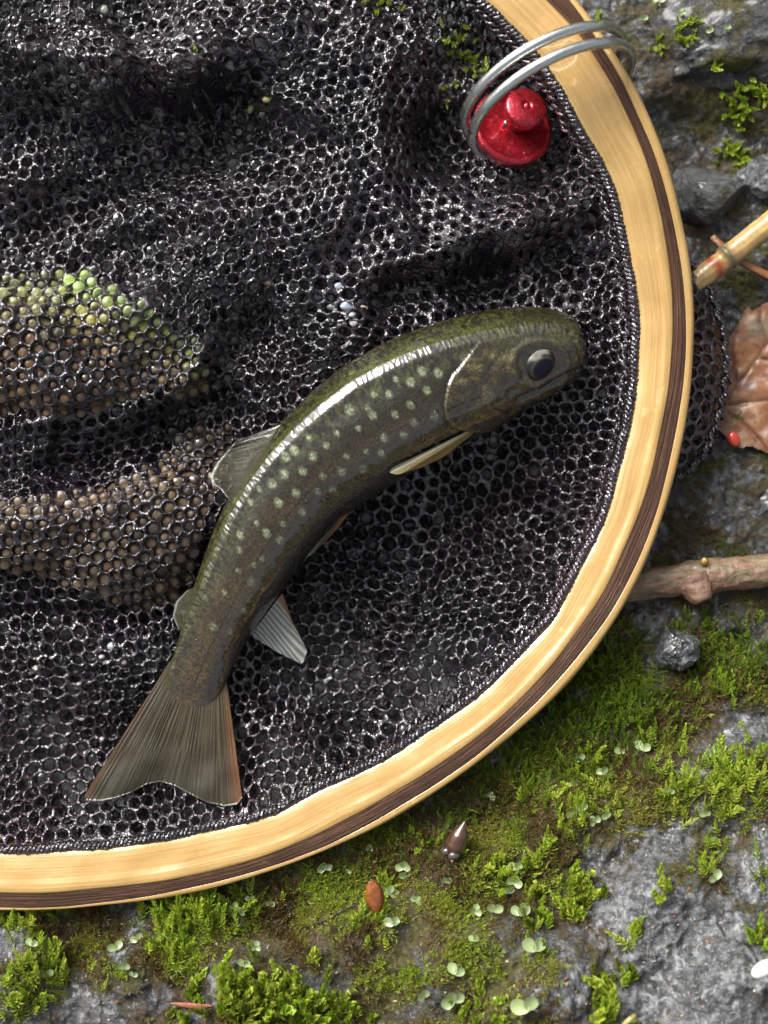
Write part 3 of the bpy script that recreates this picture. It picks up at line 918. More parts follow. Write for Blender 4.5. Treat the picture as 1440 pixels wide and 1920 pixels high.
def colB(px, py, r_):
    b = np.array([0.15, 0.085, 0.038]); d_ = np.array([0.15, 0.11, 0.065]); k = np.array([0.07, 0.045, 0.025])
    t = r_.uniform(0, 1)
    c = b * (1 - t) + d_ * t
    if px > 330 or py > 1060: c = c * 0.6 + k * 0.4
    return c * r_.uniform(0.65, 1.0) * (0.85 + 0.6 * float(noise(np.array([[px, py, 0.0]]), 0.018, 5)[0]))
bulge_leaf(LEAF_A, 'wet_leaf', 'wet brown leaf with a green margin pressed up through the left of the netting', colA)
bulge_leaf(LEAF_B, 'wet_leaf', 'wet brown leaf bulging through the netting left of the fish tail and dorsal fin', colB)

# water held in scattered meshes
def water_films():
    VV, FF = [], []
    o = 0
    r_ = np.random.default_rng(12)
    K, NR = 12, 4
    dens = 0.10 + 0.5 * np.exp(-((cpx - 280) ** 2 + (cpy - 560) ** 2) / (2 * 170 ** 2)) + 0.35 * sstep(250, 80, cpy)
    for i in range(len(xw)):
        if r_.random() > dens[i]: continue
        th = np.linspace(0, 2 * math.pi, K, endpoint=False)
        top = r_.uniform(0.0, 0.55); R0 = rr[i] * 1.06
        pts = [np.stack([xw[i] + R0 * (1 - q / NR) * np.cos(th), yw[i] + R0 * (1 - q / NR) * np.sin(th), np.full(K, zc_[i] - 0.15 + top * (1 - (1 - q / NR) ** 2))], 1) for q in range(NR)]
        pts.append(np.array([[xw[i], yw[i], zc_[i] - 0.15 + top]]))
        v = np.vstack(pts); v[:, 2] += 0.12 * noise(v, 0.8, 6)
        VV.append(v); FF.append(grid_faces(NR, K, wrap_m=True) + o)
        j = np.arange(K)
        FF.append(np.stack([(NR - 1) * K + j, (NR - 1) * K + (j + 1) % K, np.full(K, NR * K)], 1) + o)
        o += len(v)
    tag(mk('water_film', np.vstack(VV), FF, M['water'], net_root), kind='stuff')
water_films()

# ------------------------------------------------------------------ fish
NPH = 240
ph = np.linspace(-math.pi, math.pi, NPH, endpoint=False)      # 0 = dorsal ridge, + = the flank turned to the camera
al = fish_alpha(fs_)
def section(s):
    head = sstep(0.30, 0.1, s)
    dv = 1.10 - 0.06 * head; lat = 0.93 + 0.08 * head
    a = dv * np.cos(ph); b = lat * np.sin(ph)
    rdg = (0.06 * sstep(0.10, 0.3, s)) * np.exp(-(ph / 0.22) ** 2) + 0.03 * np.exp(-(ph / 0.2) ** 2)
    a = a + rdg
    return a, b
FV = np.zeros((NS, NPH, 3))
for i in range(NS):
    a, b = section(fs_[i])
    ca, sa = math.cos(al[i]), math.sin(al[i])
    e1 = a * sa - b * ca                     # along back-belly axis in the picture plane
    ez = a * ca + b * sa
    mid = (e1.max() + e1.min()) / 2; hw = (e1.max() - e1.min()) / 2
    e1 = (e1 - mid) / hw
    hx = np.array(SUN_DIR) + np.array([0, 0, 1.0]); hx /= np.linalg.norm(hx)
    de1 = float(hx[:2] @ FE1[i]); nh = np.array([de1, hx[2]]); nh /= np.linalg.norm(nh)
    dd = e1 * hw * nh[0] + ez * nh[1]; lim = dd.max() * 0.986       # back flattened toward the sun's half vector, shaped to widen the highlight
    ex = np.where(dd > lim, (dd - lim) * 0.8, 0) * float(sstep(1.0, 0.9, fs_[i]))
    e1 = e1 - ex * nh[0] / hw; ez = ez - ex * nh[1]
    zs = float(np.interp(fs_[i], [0, .78, .86, .92, .97, 1], [.98, .98, .74, .44, .20, .06]))
    ez = ez / hw * zs
    FV[i, :, :2] = FM[i] + (e1 * FRAD[i])[:, None] * FE1[i]
    FV[i, :, 2] = FZ[i] + ez * FRAD[i]
def fish_normals(V):
    du = np.gradient(V, axis=0); dv = np.roll(V, -1, 1) - np.roll(V, 1, 1)
    n = np.cross(du, dv); n /= np.linalg.norm(n, axis=-1)[..., None] + 1e-12
    c = n * (V - V.mean(1, keepdims=True))
    sg = np.sign(c.sum(-1).mean())
    return n * sg
FN = fish_normals(FV)
fpx, fpy = PX(FV[..., 0], FV[..., 1], FV[..., 2])
top_ = FN[..., 2] > -0.05
# gill cover step
OPER = [(862,690),(848,705),(838,730),(833,760),(836,785),(850,800),(880,808),(915,806)]
d_op, _ = poly_dist(fpx, fpy, OPER)
head_side = (in_poly(fpx, fpy, OPER + [(1000,800),(1110,720),(1110,600),(900,640)])) & top_
disp = np.where(head_side, 0.75 * np.exp(-d_op / 55.0), -0.25 * np.exp(-d_op / 7.0) * top_)
# preopercle crease, mouth, eye socket
PRE = [(935,672),(915,700),(905,735),(915,765),(950,778)]
d_pre, _ = poly_dist(fpx, fpy, PRE)
disp = disp - np.where(top_, 0.22 * np.exp(-(d_pre / 5.0) ** 2), 0)
MOUTH = [(1100,690),(1065,700),(1030,722),(1000,738),(972,748)]
d_m, _ = poly_dist(fpx, fpy, MOUTH)
disp = disp - np.where(top_, 0.95 * np.exp(-(d_m / 4.5) ** 2) - 0.15 * np.exp(-((d_m - 13) / 6.0) ** 2), 0)
d_eye = np.hypot((fpx - 1012) / 46.0, (fpy - 684) / 38.0)
disp = disp + np.where(top_, 0.55 * np.exp(-((d_eye - 1.12) / 0.2) ** 2) - 0.8 * np.exp(-(d_eye / 0.75) ** 2), 0)
OP2 = [(842,770),(870,758),(905,748)]; OP3 = [(862,712),(880,704),(900,706),(912,716)]; OP4 = [(955,735),(985,728),(1010,735)]
for pl in (OP2, OP3, OP4):
    dd_, _ = poly_dist(fpx, fpy, pl)
    disp = disp - np.where(top_, 0.14 * np.exp(-(dd_ / 5.0) ** 2) - 0.08 * np.exp(-((dd_ - 11) / 5.0) ** 2), 0)
for nx_, ny_ in ((1068, 622), (1076, 636)):
    disp = disp - np.where(top_, 0.5 * np.exp(-((fpx - nx_) ** 2 + (fpy - ny_) ** 2) / 20.0), 0)
disp = disp + 0.10 * fbm(FV, 0.2, 3, 5)
# scale-like sawtooth facets added along the back, tilted to carry the sun highlight
hx = np.array(SUN_DIR) + np.array([0, 0, 1.0]); hx /= np.linalg.norm(hx)
tgf = np.gradient(FM, axis=0); tgf /= np.linalg.norm(tgf, axis=1)[:, None]
h_ax = tgf @ hx[:2]
pos_h = (FV * np.array([0, 0, 1.0])).sum(-1) * hx[2] + ((FV[..., :2] - FM[:, None]) * (FE1 * (FE1 @ hx[:2])[:, None])[:, None]).sum(-1)
jh = pos_h.argmax(1); ph_h = smooth(ph[jh][:, None], 30)[:, 0]
Lf = np.r_[0, np.cumsum(np.linalg.norm(np.diff(FM, axis=0), axis=1))]
ph_l = Lf[:, None] / 1.45 + 0.8 * noise(FV, 0.30, 6) + 0.25 * noise(FV, 0.9, 7)
saw = ph_l - np.floor(ph_l)
slope = -(h_ax / np.sqrt(1 - h_ax ** 2))[:, None]
disp = disp + np.clip(slope, -0.36, 0.36) * np.clip(0.8 + 0.7 * noise(FV, 0.5, 8), 0.1, 1.2) * (saw - 0.5) * 1.45 * np.exp(-((ph[None] - ph_h[:, None]) / 0.17) ** 2) * (sstep(0.06, 0.12, fs_) * sstep(0.97, 0.88, fs_))[:, None]
FV2 = FV + FN * disp[..., None]

# colours
SS = fs_[:, None] + 0 * ph[None]
PHI = ph[None] + 0 * fs_[:, None]
L_mm = np.r_[0, np.cumsum(np.linalg.norm(np.diff(FM, axis=0), axis=1))]
SL = L_mm[:, None] + 0 * PHI; PL = PHI * FRAD[:, None]
tex = xyz(SL, PL, 0.0)
flank = np.array([0.068, 0.043, 0.017]); dark = np.array([0.020, 0.016, 0.0065]); green = np.array([0.068, 0.074, 0.018]); tan = np.array([0.125, 0.082, 0.036]); belly = np.array([0.05, 0.05, 0.042])
nz = fbm(tex, 0.12, 4, 7)
def lerp(a, b, t): return a + (b - a) * t[..., None]
C = np.zeros(FV.shape) + flank
aph = np.abs(PHI)
C = lerp(C, dark, sstep(0.95, 0.45, aph) * 0.85)
C = lerp(C, flank * 1.7, np.clip(sstep(0.5, 0.95, SS) * 0.8, 0, 1))
C = lerp(C, np.array([0.022, 0.023, 0.020]), sstep(1.15, 1.6, aph) * 0.85)  # grey lower flank, deepened with painted belly-side shading
C = lerp(C, belly, sstep(2.3, 2.9, aph))
# lateral line
lat_phi = np.interp(fs_, [0, .2, .5, 1], [0.95, 0.92, 0.93, 1.0])[:, None]
dl = (aph - lat_phi) * FRAD[:, None]
onb = sstep(0.22, 0.27, SS)
C = lerp(C, tan * 1.0, np.exp(-(dl / 1.5) ** 2) * 0.75 * onb)
dash = 0.5 + 0.5 * np.sin(SL * 5.0)
C = lerp(C, dark * 0.6, np.exp(-(dl / 0.28) ** 2) * 0.8 * onb)
C = lerp(C, tan * 1.6, np.exp(-((dl - 0.3) / 0.2) ** 2) * 0.5 * dash * onb)
# vermiculated back
ver = noise(tex * np.array([1.5, 0.75, 1]) + 0.8 * xyz(noise(tex, 0.5, 3), noise(tex, 0.5, 4), 0), 0.62, 13)
back = np.where(PHI < 0, 1.0, sstep(0.50, 0.28, aph)) * sstep(1.6, 1.2, aph) * sstep(0.06, 0.2, SS)
C = lerp(C, green, back * sstep(0.0, 0.22, ver) * 0.95)
C = lerp(C, dark * 0.55, back * sstep(0.0, -0.2, ver) * 0.7)
C = lerp(C, np.array([0.12, 0.14, 0.03]), np.exp(-((PHI + 0.16) / 0.10) ** 2) * 0.6 * sstep(0.12, 0.25, SS))
# pale spots where the photograph has them
SPOTS = [(770,718),(701,739),(730,739),(769,760),(699,778),(741,779),(672,802),(631,811),(722,821),(758,816),(612,836),(687,847),(579,821),(552,846),(537,857),(588,856),(649,856),(640,883),(681,879),(567,883),(533,890),(606,894),(511,908),(487,917),(595,922),(555,926),(522,942),(567,961),(469,942),(483,982),(531,983),(451,1003),(526,1014),(447,1031),(491,1047),(473,892),(458,911),(441,936),(431,967),(413,993),(800,731),(814,780),(777,792),(742,712),(792,697),(822,700),(446,1070),(421,1112),(400,1175),(457,1145),(470,1090),(404,1035),(392,1075),(383,1120),(495,1105),(430,1185),(660,700),(690,765),(655,770),(715,850),(625,920),(500,1000),(476,1060)]
for (sx, sy) in SPOTS:
    d2 = np.where(top_, (fpx - sx) ** 2 + (fpy - sy) ** 2, 1e9)
    i, j = np.unravel_index(d2.argmin(), d2.shape)
    ds = (SL - L_mm[i]) ; dp = (PHI - ph[j]) * FRAD[i]
    k = 1.0 + 0.25 * math.sin(sx * 1.7)
    w = np.exp(-((ds / (0.80 * k)) ** 2 + (dp / (0.95 * k)) ** 2) ** 2.4)
    w = w * (1 + 0.5 * noise(tex, 1.3, 17))
    amp = 0.9 if j > 0 and ph[j] > 0.15 else 0.6
    if sy > 1020: amp *= 0.65
    C = lerp(C, np.array([0.40, 0.45, 0.26]) if ph[j] > 0.2 else np.array([0.20, 0.22, 0.07]), np.clip(w, 0, 1) * amp)
# head
hd = (sstep(0.225, 0.195, SS) * (1 - 0.0)) * top_
hb = lerp(np.zeros(FV.shape) + np.array([0.050, 0.033, 0.012]), np.array([0.17, 0.125, 0.036]), sstep(-0.05, 0.6, fbm(tex, 0.28, 4, 27)))
C = lerp(C, hb, np.where(head_side, 0.9, 0.0))
C = lerp(C, np.array([0.075, 0.075, 0.02]), np.where(top_ & (SS < 0.2), sstep(0.55, 0.2, aph) * 0.6, 0))
C = lerp(C, dark * 0.6, np.where((SS < 0.22), sstep(0.15, 0.6, noise(tex, 0.3, 33)) * sstep(0.7, 0.3, aph) * 0.8, 0))
C = lerp(C, dark * 0.45, sstep(0.085, 0.0, SS) * 0.9)  # shadow at the snout tip painted into the skin colour
C = lerp(C, np.array([0.26, 0.20, 0.07]), np.where(head_side, np.exp(-(d_op / 4.0) ** 2) * 0.7, 0))
C = lerp(C, dark * 0.35, np.where(top_ & ~head_side, np.exp(-(d_op / 5.0) ** 2) * 0.9, 0))
C = lerp(C, np.array([0.2, 0.15, 0.07]), np.where(top_, np.exp(-(d_pre / 3.0) ** 2) * 0.4, 0))
C = lerp(C, dark * 0.25, np.where(top_, np.exp(-(d_m / 4.0) ** 2) * 0.9, 0))
for sx, sy, r_ in ((870,670,9),(925,668,8),(945,668,7),(898,690,8),(865,716,11),(917,738,11),(878,690,7),(905,742,7),(960,672,6)):
    C = lerp(C, np.array([0.30, 0.25, 0.11]), np.where(top_, np.exp(-(((fpx - sx) ** 2 + (fpy - sy) ** 2) / r_ ** 2)) * 0.75, 0))
C = lerp(C, np.array([0.02, 0.022, 0.024]), np.where(top_, np.exp(-((d_eye - 0.95) / 0.22) ** 2) * 0.25, 0))
# root of the tail, paler skin
C = lerp(C, tan * 0.9, np.where(top_, np.exp(-((fpx - 345) ** 2 + (fpy - 1325) ** 2) / 30.0 ** 2), 0) * 0.8)
C = lerp(C, tan * 0.9, sstep(0.93, 1.0, SS) * sstep(0.4, 1.2, aph) * 0.5)
C = lerp(C, np.array([0.062, 0.047, 0.021]), sstep(0.90, 0.965, SS) * 0.85)
C = lerp(C, tan * 1.15, np.where(top_, np.exp(-(((fpx - 348) / 26.0) ** 2 + ((fpy - 1322) / 16.0) ** 2)), 0) * 0.7)
C = C * (1 + 0.28 * nz)[..., None]
C = np.clip(C, 0.004, 0.6)

fish = empty('trout', P(640, 900, -22))
tag(fish, 'olive brown spotted trout lying curved in the black netting', 'fish')
fv = np.vstack([FV2.reshape(-1, 3), FV2[0].mean(0)[None], FV2[-1].mean(0)[None]])
j = np.arange(NPH)
cap0 = np.stack([np.full(NPH, NS * NPH), j, (j + 1) % NPH], 1); cap1 = np.stack([np.full(NPH, NS * NPH + 1), (NS - 1) * NPH + (j + 1) % NPH, (NS - 1) * NPH + j], 1)
cc = np.vstack([C.reshape(-1, 3), C[0].mean(0)[None], C[-1].mean(0)[None]])
uvv = np.vstack([np.stack([SL.ravel(), PL.ravel()], 1) * MM, [[0, 0]], [[0.2, 0]]])
mk('body', fv, [grid_faces(NS, NPH, wrap_m=True)[:, ::-1], cap0, cap1], M['fish'], fish, colors=cc, uv=uvv)

def surf(px, py, lift=0.0):
    d2 = np.where(top_, (fpx - px) ** 2 + (fpy - py) ** 2, 1e9)
    i, j = np.unravel_index(d2.argmin(), d2.shape)
    return FV2[i, j] + FN[i, j] * lift, FN[i, j]

# eye: ball with pupil, iris and a clear dome
ep, en = surf(1012, 686)
ax_ = en * 0.55 + np.array([0.24, -0.26, 0.35]); ax_ /= np.linalg.norm(ax_)
v, f = ICO5
v = v.copy()
dt = v @ np.array([0, 0, 1.0])
ang = np.degrees(np.arccos(np.clip(dt, -1, 1)))
rotm = np.array(Vector((0, 0, 1)).rotation_difference(Vector(ax_)).to_matrix())
wv_ = v @ rotm.T
ec = np.zeros((len(v), 3)) + np.array([0.010, 0.011, 0.014])
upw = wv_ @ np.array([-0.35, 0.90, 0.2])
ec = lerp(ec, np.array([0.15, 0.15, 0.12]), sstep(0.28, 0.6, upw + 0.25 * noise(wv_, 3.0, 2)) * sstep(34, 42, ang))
ec = lerp(ec, np.array([0.22, 0.17, 0.07]), np.exp(-((ang - 38) / 2.5) ** 2) * 0.18)
ec = lerp(ec, np.array([0.002, 0.003, 0.009]), sstep(35, 31, ang))
tanv = np.array([0.83, 0.50, 0.0]); perpv = np.array([-0.50, 0.83, 0.0])
eo = (wv_ @ tanv)[:, None] * tanv * 5.3 + (wv_ @ perpv)[:, None] * perpv * 4.3 + np.array([0, 0, 1.0]) * wv_[:, 2:] * 3.2
mk('eye', ep - en * 1.45 + eo, f, M['eye'], fish, colors=ec)

def fin(name, base_pts, tip_pts, zb, zt, colf, mat, nr=60, nl=26, ray=0.10, thick=0.22, wav=0.3, rays=24):
    """sheet between the base line and the outer edge (photo positions + heights), rays as ribs"""
    b = smooth(resample(base_pts, nr), 2); t = smooth(resample(tip_pts, nr), 2)
    zb = np.interp(np.linspace(0, 1, nr), np.linspace(0, 1, len(zb)), zb); zt = np.interp(np.linspace(0, 1, nr), np.linspace(0, 1, len(zt)), zt)
    V = np.zeros((nr, nl, 3)); U = np.zeros((nr, nl, 2)); Cc = np.zeros((nr, nl, 3))
    for jx in range(nl):
        w = jx / (nl - 1)
        for i in range(nr):
            p = b[i] * (1 - w) + t[i] * w
            z = zb[i] * (1 - w) + zt[i] * w
            V[i, jx] = P(p[0], p[1], z)
            u_ = i / (nr - 1)
            V[i, jx, 2] += ray * math.cos((u_ + 0.012 * math.sin(u_ * 40)) * rays * 2 * math.pi * (2 if w > 0.62 and rays > 20 else 1)) * min(1, w * 4) * (0.55 if w > 0.62 and rays > 20 else 1) * (0.75 + 0.4 * math.sin(u_ * 23))
            U[i, jx] = (u_, w); Cc[i, jx] = colf(u_, w)
    V[..., 2] += wav * noise(V, 0.14, 9) * np.linspace(0, 1, nl)[None, :]
    top = V.reshape(-1, 3); botm = top - np.array([0, 0, thick])
    n = nr * nl
    f1 = grid_faces(nr, nl)
    rim = np.r_[np.arange(nl), np.arange(1, nr) * nl + nl - 1, (nr - 1) * nl + np.arange(nl - 2, -1, -1), np.arange(nr - 2, 0, -1) * nl]
    r2 = np.roll(rim, -1)
    f3 = np.stack([rim, r2, r2 + n, rim + n], 1)
    return mk(name, np.vstack([top, botm]), [f1, f1[:, ::-1] + n, f3], mat, fish, colors=np.tile(Cc.reshape(-1, 3), (2, 1)), uv=np.tile(U.reshape(-1, 2), (2, 1)))
def A(*c): return np.array(c)
def tailc(u, w):
    c = A(0.060, 0.045, 0.020) * (1 - w) + A(0.034, 0.029, 0.016) * w
    c = c * (1 + 0.35 * math.sin(u * 23 * 2 * math.pi + 2.5 * math.sin(u * 17)) * math.sin(u * 41 + 3) + 0.15 * math.sin(u * 190 + 6 * w))
    e = (math.exp(-((1 - u) / 0.07) ** 2) * 0.8 + 0.5 * math.exp(-(u / 0.04) ** 2)) * min(1, w * 3)
    return c * (1 - e) + A(0.16, 0.060, 0.018) * e
fin('tail_fin', [(319,1238),(328,1262),(338,1280),(352,1290),(374,1292),(400,1284),(424,1270)],
    [(157,1492),(160,1503),(185,1503),(215,1496),(245,1486),(275,1470),(300,1466),(330,1474),(360,1490),(390,1505),(420,1512),(445,1508),(454,1496)],
    [-11.5, -11.6, -11.6, -11.6, -11.8, -12, -12.3], [-12, -11.5, -12, -12.5, -12, -10.5, -10], tailc, M['fin'], nr=260, nl=50, ray=0.10, rays=30, wav=0.8)
zr = lambda x, y: float(surf(x, y)[0][2])
fin('dorsal_fin', [(526,796),(510,822),(494,852),(478,884),(462,922),(447,958)], [(440,828),(405,868),(393,893),(398,908),(412,915),(434,942)],
    [zr(526,800) - .3, zr(494,852) - .3, zr(462,922) - .3, zr(447,955) - .3], [-1, -4, -5, -3, 0],
    lambda u, w: A(0.55, 0.60, 0.55) if (w > .95 or u < .03) else A(0.075, 0.068, 0.042) * (1 - 0.3 * w), M['fin_clear'], nr=90, nl=24, rays=11, ray=0.16, wav=1.2)  # pale rim is a wet highlight put into the colour
fin('adipose_fin', [(372,1098),(366,1120),(357,1146),(347,1176)], [(352,1106),(330,1128),(323,1155),(334,1180)],
    [zr(380,1098) - .6, zr(362,1146) - .8, zr(352,1176) - 1], [-5, -7, -8, -9], lambda u, w: A(0.40, 0.43, 0.36) if w > .92 else A(0.07, 0.068, 0.035), M['fin_clear'], nr=40, nl=14, ray=0.0, rays=3, wav=0.5, thick=0.5)  # pale outer edge: painted wet glint
fin('pectoral_fin', [(899,797),(895,803),(890,809),(885,815)], [(736,877),(729,886),(745,890),(792,876),(832,856)], [zr(899,797) + .6, zr(892,806) + .8, zr(885,812) + .9], [zr(736,877) + 1.2, zr(740,880) + 1.2, zr(792,862) + .6, zr(832,842) + .3],
    lambda u, w: A(0.46, 0.33, 0.10) * (1 - 0.25 * math.sin(u * 30)) * (0.7 + .3 * w) if u > .2 else A(0.50, 0.46, 0.30), M['fin'], nr=60, nl=30, rays=7, ray=0.10)
fin('pelvic_fin', [(636,966),(642,964),(648,962),(652,964)], [(604,1006),(567,1048),(582,1043),(612,1013),(638,985)], [-4, -5, -6, -7], [-7, -10, -11, -11, -10],
    lambda u, w: A(0.46, 0.20, 0.05) if u > .68 else A(0.13, 0.14, 0.12), M['fin'], nr=60, nl=24, rays=6)
fin('anal_fin', [(530,1112),(514,1132),(492,1162),(472,1188)], [(548,1165),(576,1220),(567,1246),(520,1222),(476,1196)], [-14, -14, -15, -15.5], [-14, -16, -16.5, -16, -15.5],
    lambda u, w: A(0.42, 0.22, 0.09) if u < .12 else A(0.42, 0.44, 0.40) * (1 + 0.55 * math.sin(u * 70 + 9 * w)), M['fin'], nr=60, nl=24, rays=8, ray=0.22, wav=1.0)  # whitish streaks are wet reflections painted into the fin colour

# ------------------------------------------------------------------ split ring round the hoop
a2 = (P(1196, 108, 8) - P(886, 238, 8)) / 2
Cn = (P(1196, 108, 8) + P(886, 238, 8)) / 2 - np.array([0, 0, 6])
per_ = np.array([-a2[1], a2[0], 0]); per_ /= np.linalg.norm(per_)
Rr = np.linalg.norm(a2)
w2 = per_ * 4.6 + np.array([0, 0, math.sqrt(max(Rr ** 2 - 4.6 ** 2, 1))]) * 0.86
nrm = np.cross(a2, w2); nrm /= np.linalg.norm(nrm)
if nrm[1] < 0: nrm = -nrm
tt = np.radians(np.linspace(212, -470, 330))
pit = 4.9
path = Cn + np.cos(tt)[:, None] * a2 + np.sin(tt)[:, None] * w2 + (((np.radians(90) - tt) / (2 * math.pi)) * pit)[:, None] * nrm
v, f = tube(path, 1.3, 16)
o = mk('split_ring', v, f, M['steel'])
tag(o, 'steel double coil split ring clipped over the wooden hoop', 'ring')

# red turned fitting
def lathe(prof, k=64):
    a = np.linspace(0, 2 * math.pi, k, endpoint=False)
    pr = np.asarray(prof, float)
    v = np.stack([pr[:, 0][:, None] * np.cos(a), pr[:, 0][:, None] * np.sin(a), pr[:, 1][:, None] + 0 * a], -1).reshape(-1, 3)
    return v, [grid_faces(len(pr), k, wrap_m=True)]
axd = np.array([0.20, 0.24, 0.95]); axd /= np.linalg.norm(axd)
rm = np.array(Vector((0, 0, 1)).rotation_difference(Vector(axd)).to_matrix())
knob = empty('release_knob', P(962, 235, -14))
tag(knob, 'red metal magnetic release with a round flange inside the split ring', 'knob')
kc = P(963, 236, -6)
fl_, ff_ = lathe([(0.01, -4.2), (8.9, -4.2), (9.7, -3.7), (10.2, -1.2), (10.3, -0.5), (9.9, 0.0), (9.3, 0.25), (8.9, 0.1), (8.6, -0.35), (5.5, -0.7), (3.6, -0.75), (0.01, -0.75)])
mk('flange', kc + fl_ @ rm.T, ff_, M['red'], knob)
fl_, ff_ = lathe([(3.2, -0.9), (3.2, 2.2), (3.5, 2.8), (4.9, 3.1), (5.2, 3.5), (5.3, 5.2), (5.1, 5.7), (4.6, 6.0), (3.4, 6.2), (2.0, 6.4), (1.0, 6.5), (0.9, 6.2), (0.7, 6.2), (0.55, 6.7), (0.01, 6.75)])
mk('cap', kc + np.array([1.5, 1.7, 0]) + fl_ @ rm.T, ff_, M['red'], knob)
fl_, ff_ = lathe([(0.01, 0), (0.6, 0), (0.6, 2.2), (0.4, 2.5), (0.01, 2.6)], 20)
mk('pin', P(944, 238, -5) + fl_ @ rm.T, ff_, M['steel'], knob)

# ------------------------------------------------------------------ twigs, bamboo, leaf, small finds on the right
def coltube(name, path, rad, k, colf, mat, bumpy=0.0, seed=0, parent=None):
    v, f = tube(path, rad, k)
    n = len(path)
    s = np.r_[np.repeat(np.linspace(0, 1, n), k), 0, 1]; a = np.r_[np.tile(np.arange(k) / k, n), 0, 0]
    c = np.array([colf(s_, a_, p_) for s_, a_, p_ in zip(s, a, v)])
    if bumpy:
        ctr = np.vstack([np.repeat(path, k, 0), path[:1], path[-1:]])
        d = v - ctr; v = ctr + d * (1 + bumpy * fbm(v * np.array([0.5, 1, 1]), 0.5, 4, seed))[:, None]
    return mk(name, v, f, mat, parent, colors=np.clip(c, 0.003, 0.9))
bp0, bp1 = P(1285, 545, -19), P(1560, 325, -16)
t_ = np.linspace(0, 1, 160)
path = bp0 + (bp1 - bp0) * t_[:, None]
node = 0.285
rad = 2.95 + 0.6 * np.exp(-((t_ - node) / 0.022) ** 2) - 0.25 * np.exp(-((t_ - node + 0.035) / 0.02) ** 2)
def bamc(s, a, p):
    g = 0.5 + 0.5 * math.sin(a * 44 + 3 * math.sin(a * 13))
    c = A(0.60, 0.39, 0.14) * (0.72 + 0.40 * g)
    r_ = math.exp(-((s - node + 0.07 + 0.02 * math.sin(a * 9)) / 0.026) ** 2)
    c = c * (1 - r_) + A(0.42, 0.07, 0.008) * r_
    q = math.exp(-((s - node) / 0.022) ** 2)
    return c * (1 - q) + A(0.12, 0.10, 0.055) * q
o = coltube('bamboo_stalk', path, rad, 40, bamc, M['bamboo'], 0.03, 2)
tag(o, 'thin yellow bamboo stalk with a dark node and orange band', 'stalk')

sx = np.array([1090,1190,1260,1300,1322,1345,1400,1470,1600]); sy = np.array([1112,1098,1088,1082,1082,1078,1072,1066,1050])
rr2 = np.array([3.6,3.7,3.8,4.0,4.3,4.0,4.0,4.1,4.2]) * 1.05
t_ = np.linspace(0, 1, 200)
xi = np.interp(t_, np.linspace(0, 1, len(sx)), sx); yi = np.interp(t_, np.linspace(0, 1, len(sx)), sy)
path = smooth(np.array([P(x, y, -15.5) for x, y in zip(xi, yi)]), 8)
def twc(s, a, p):
    c = A(0.17, 0.115, 0.070)
    n1 = float(noise(np.array([[p[0] * .12, p[1] * .9, p[2] * .9]]), 1.0, 4)[0]); n2 = float(noise(np.array([[p[0] * .3, p[1] * 2.2, p[2] * 2.2]]), 1.0, 6)[0])
    c = c * (1 + 0.5 * n2) + A(0.10, 0.02, 0.012) * max(0, n1 * 2.2) + A(0.10, 0.10, 0.05) * max(0, -n1 * 1.4)
    return np.clip(c, 0.015, 0.5)
twig = empty('twig', P(1330, 1085, -20))
tag(twig, 'thick reddish brown twig with a cut knot running out from under the hoop', 'twig')
v_ = coltube('stem', path, np.interp(t_, np.linspace(0, 1, len(rr2)), rr2), 48, twc, M['bark'], 0.10, 3, parent=twig)
kp = np.array([P(1300, 1092, -14), P(1310, 1108, -12.5), P(1318, 1122, -11.5), P(1321, 1128, -11.3)])
kp = resample(kp, 20)
coltube('knot', kp, np.interp(np.linspace(0, 1, 20), [0, .5, .9, 1], [4.6, 3.6, 2.6, 2.0]), 28, lambda s, a, p: A(0.20, 0.11, 0.07) * (0.25 if s > .97 else 1), M['bark'], 0.12, 5, parent=twig)
coltube('bud', np.array([P(1320, 1056, -12), P(1321, 1050, -11), P(1322, 1047, -10.6)]), [0.9, 0.8, 0.3], 10, lambda s, a, p: A(0.45, 0.26, 0.05), M['debris'], parent=twig)

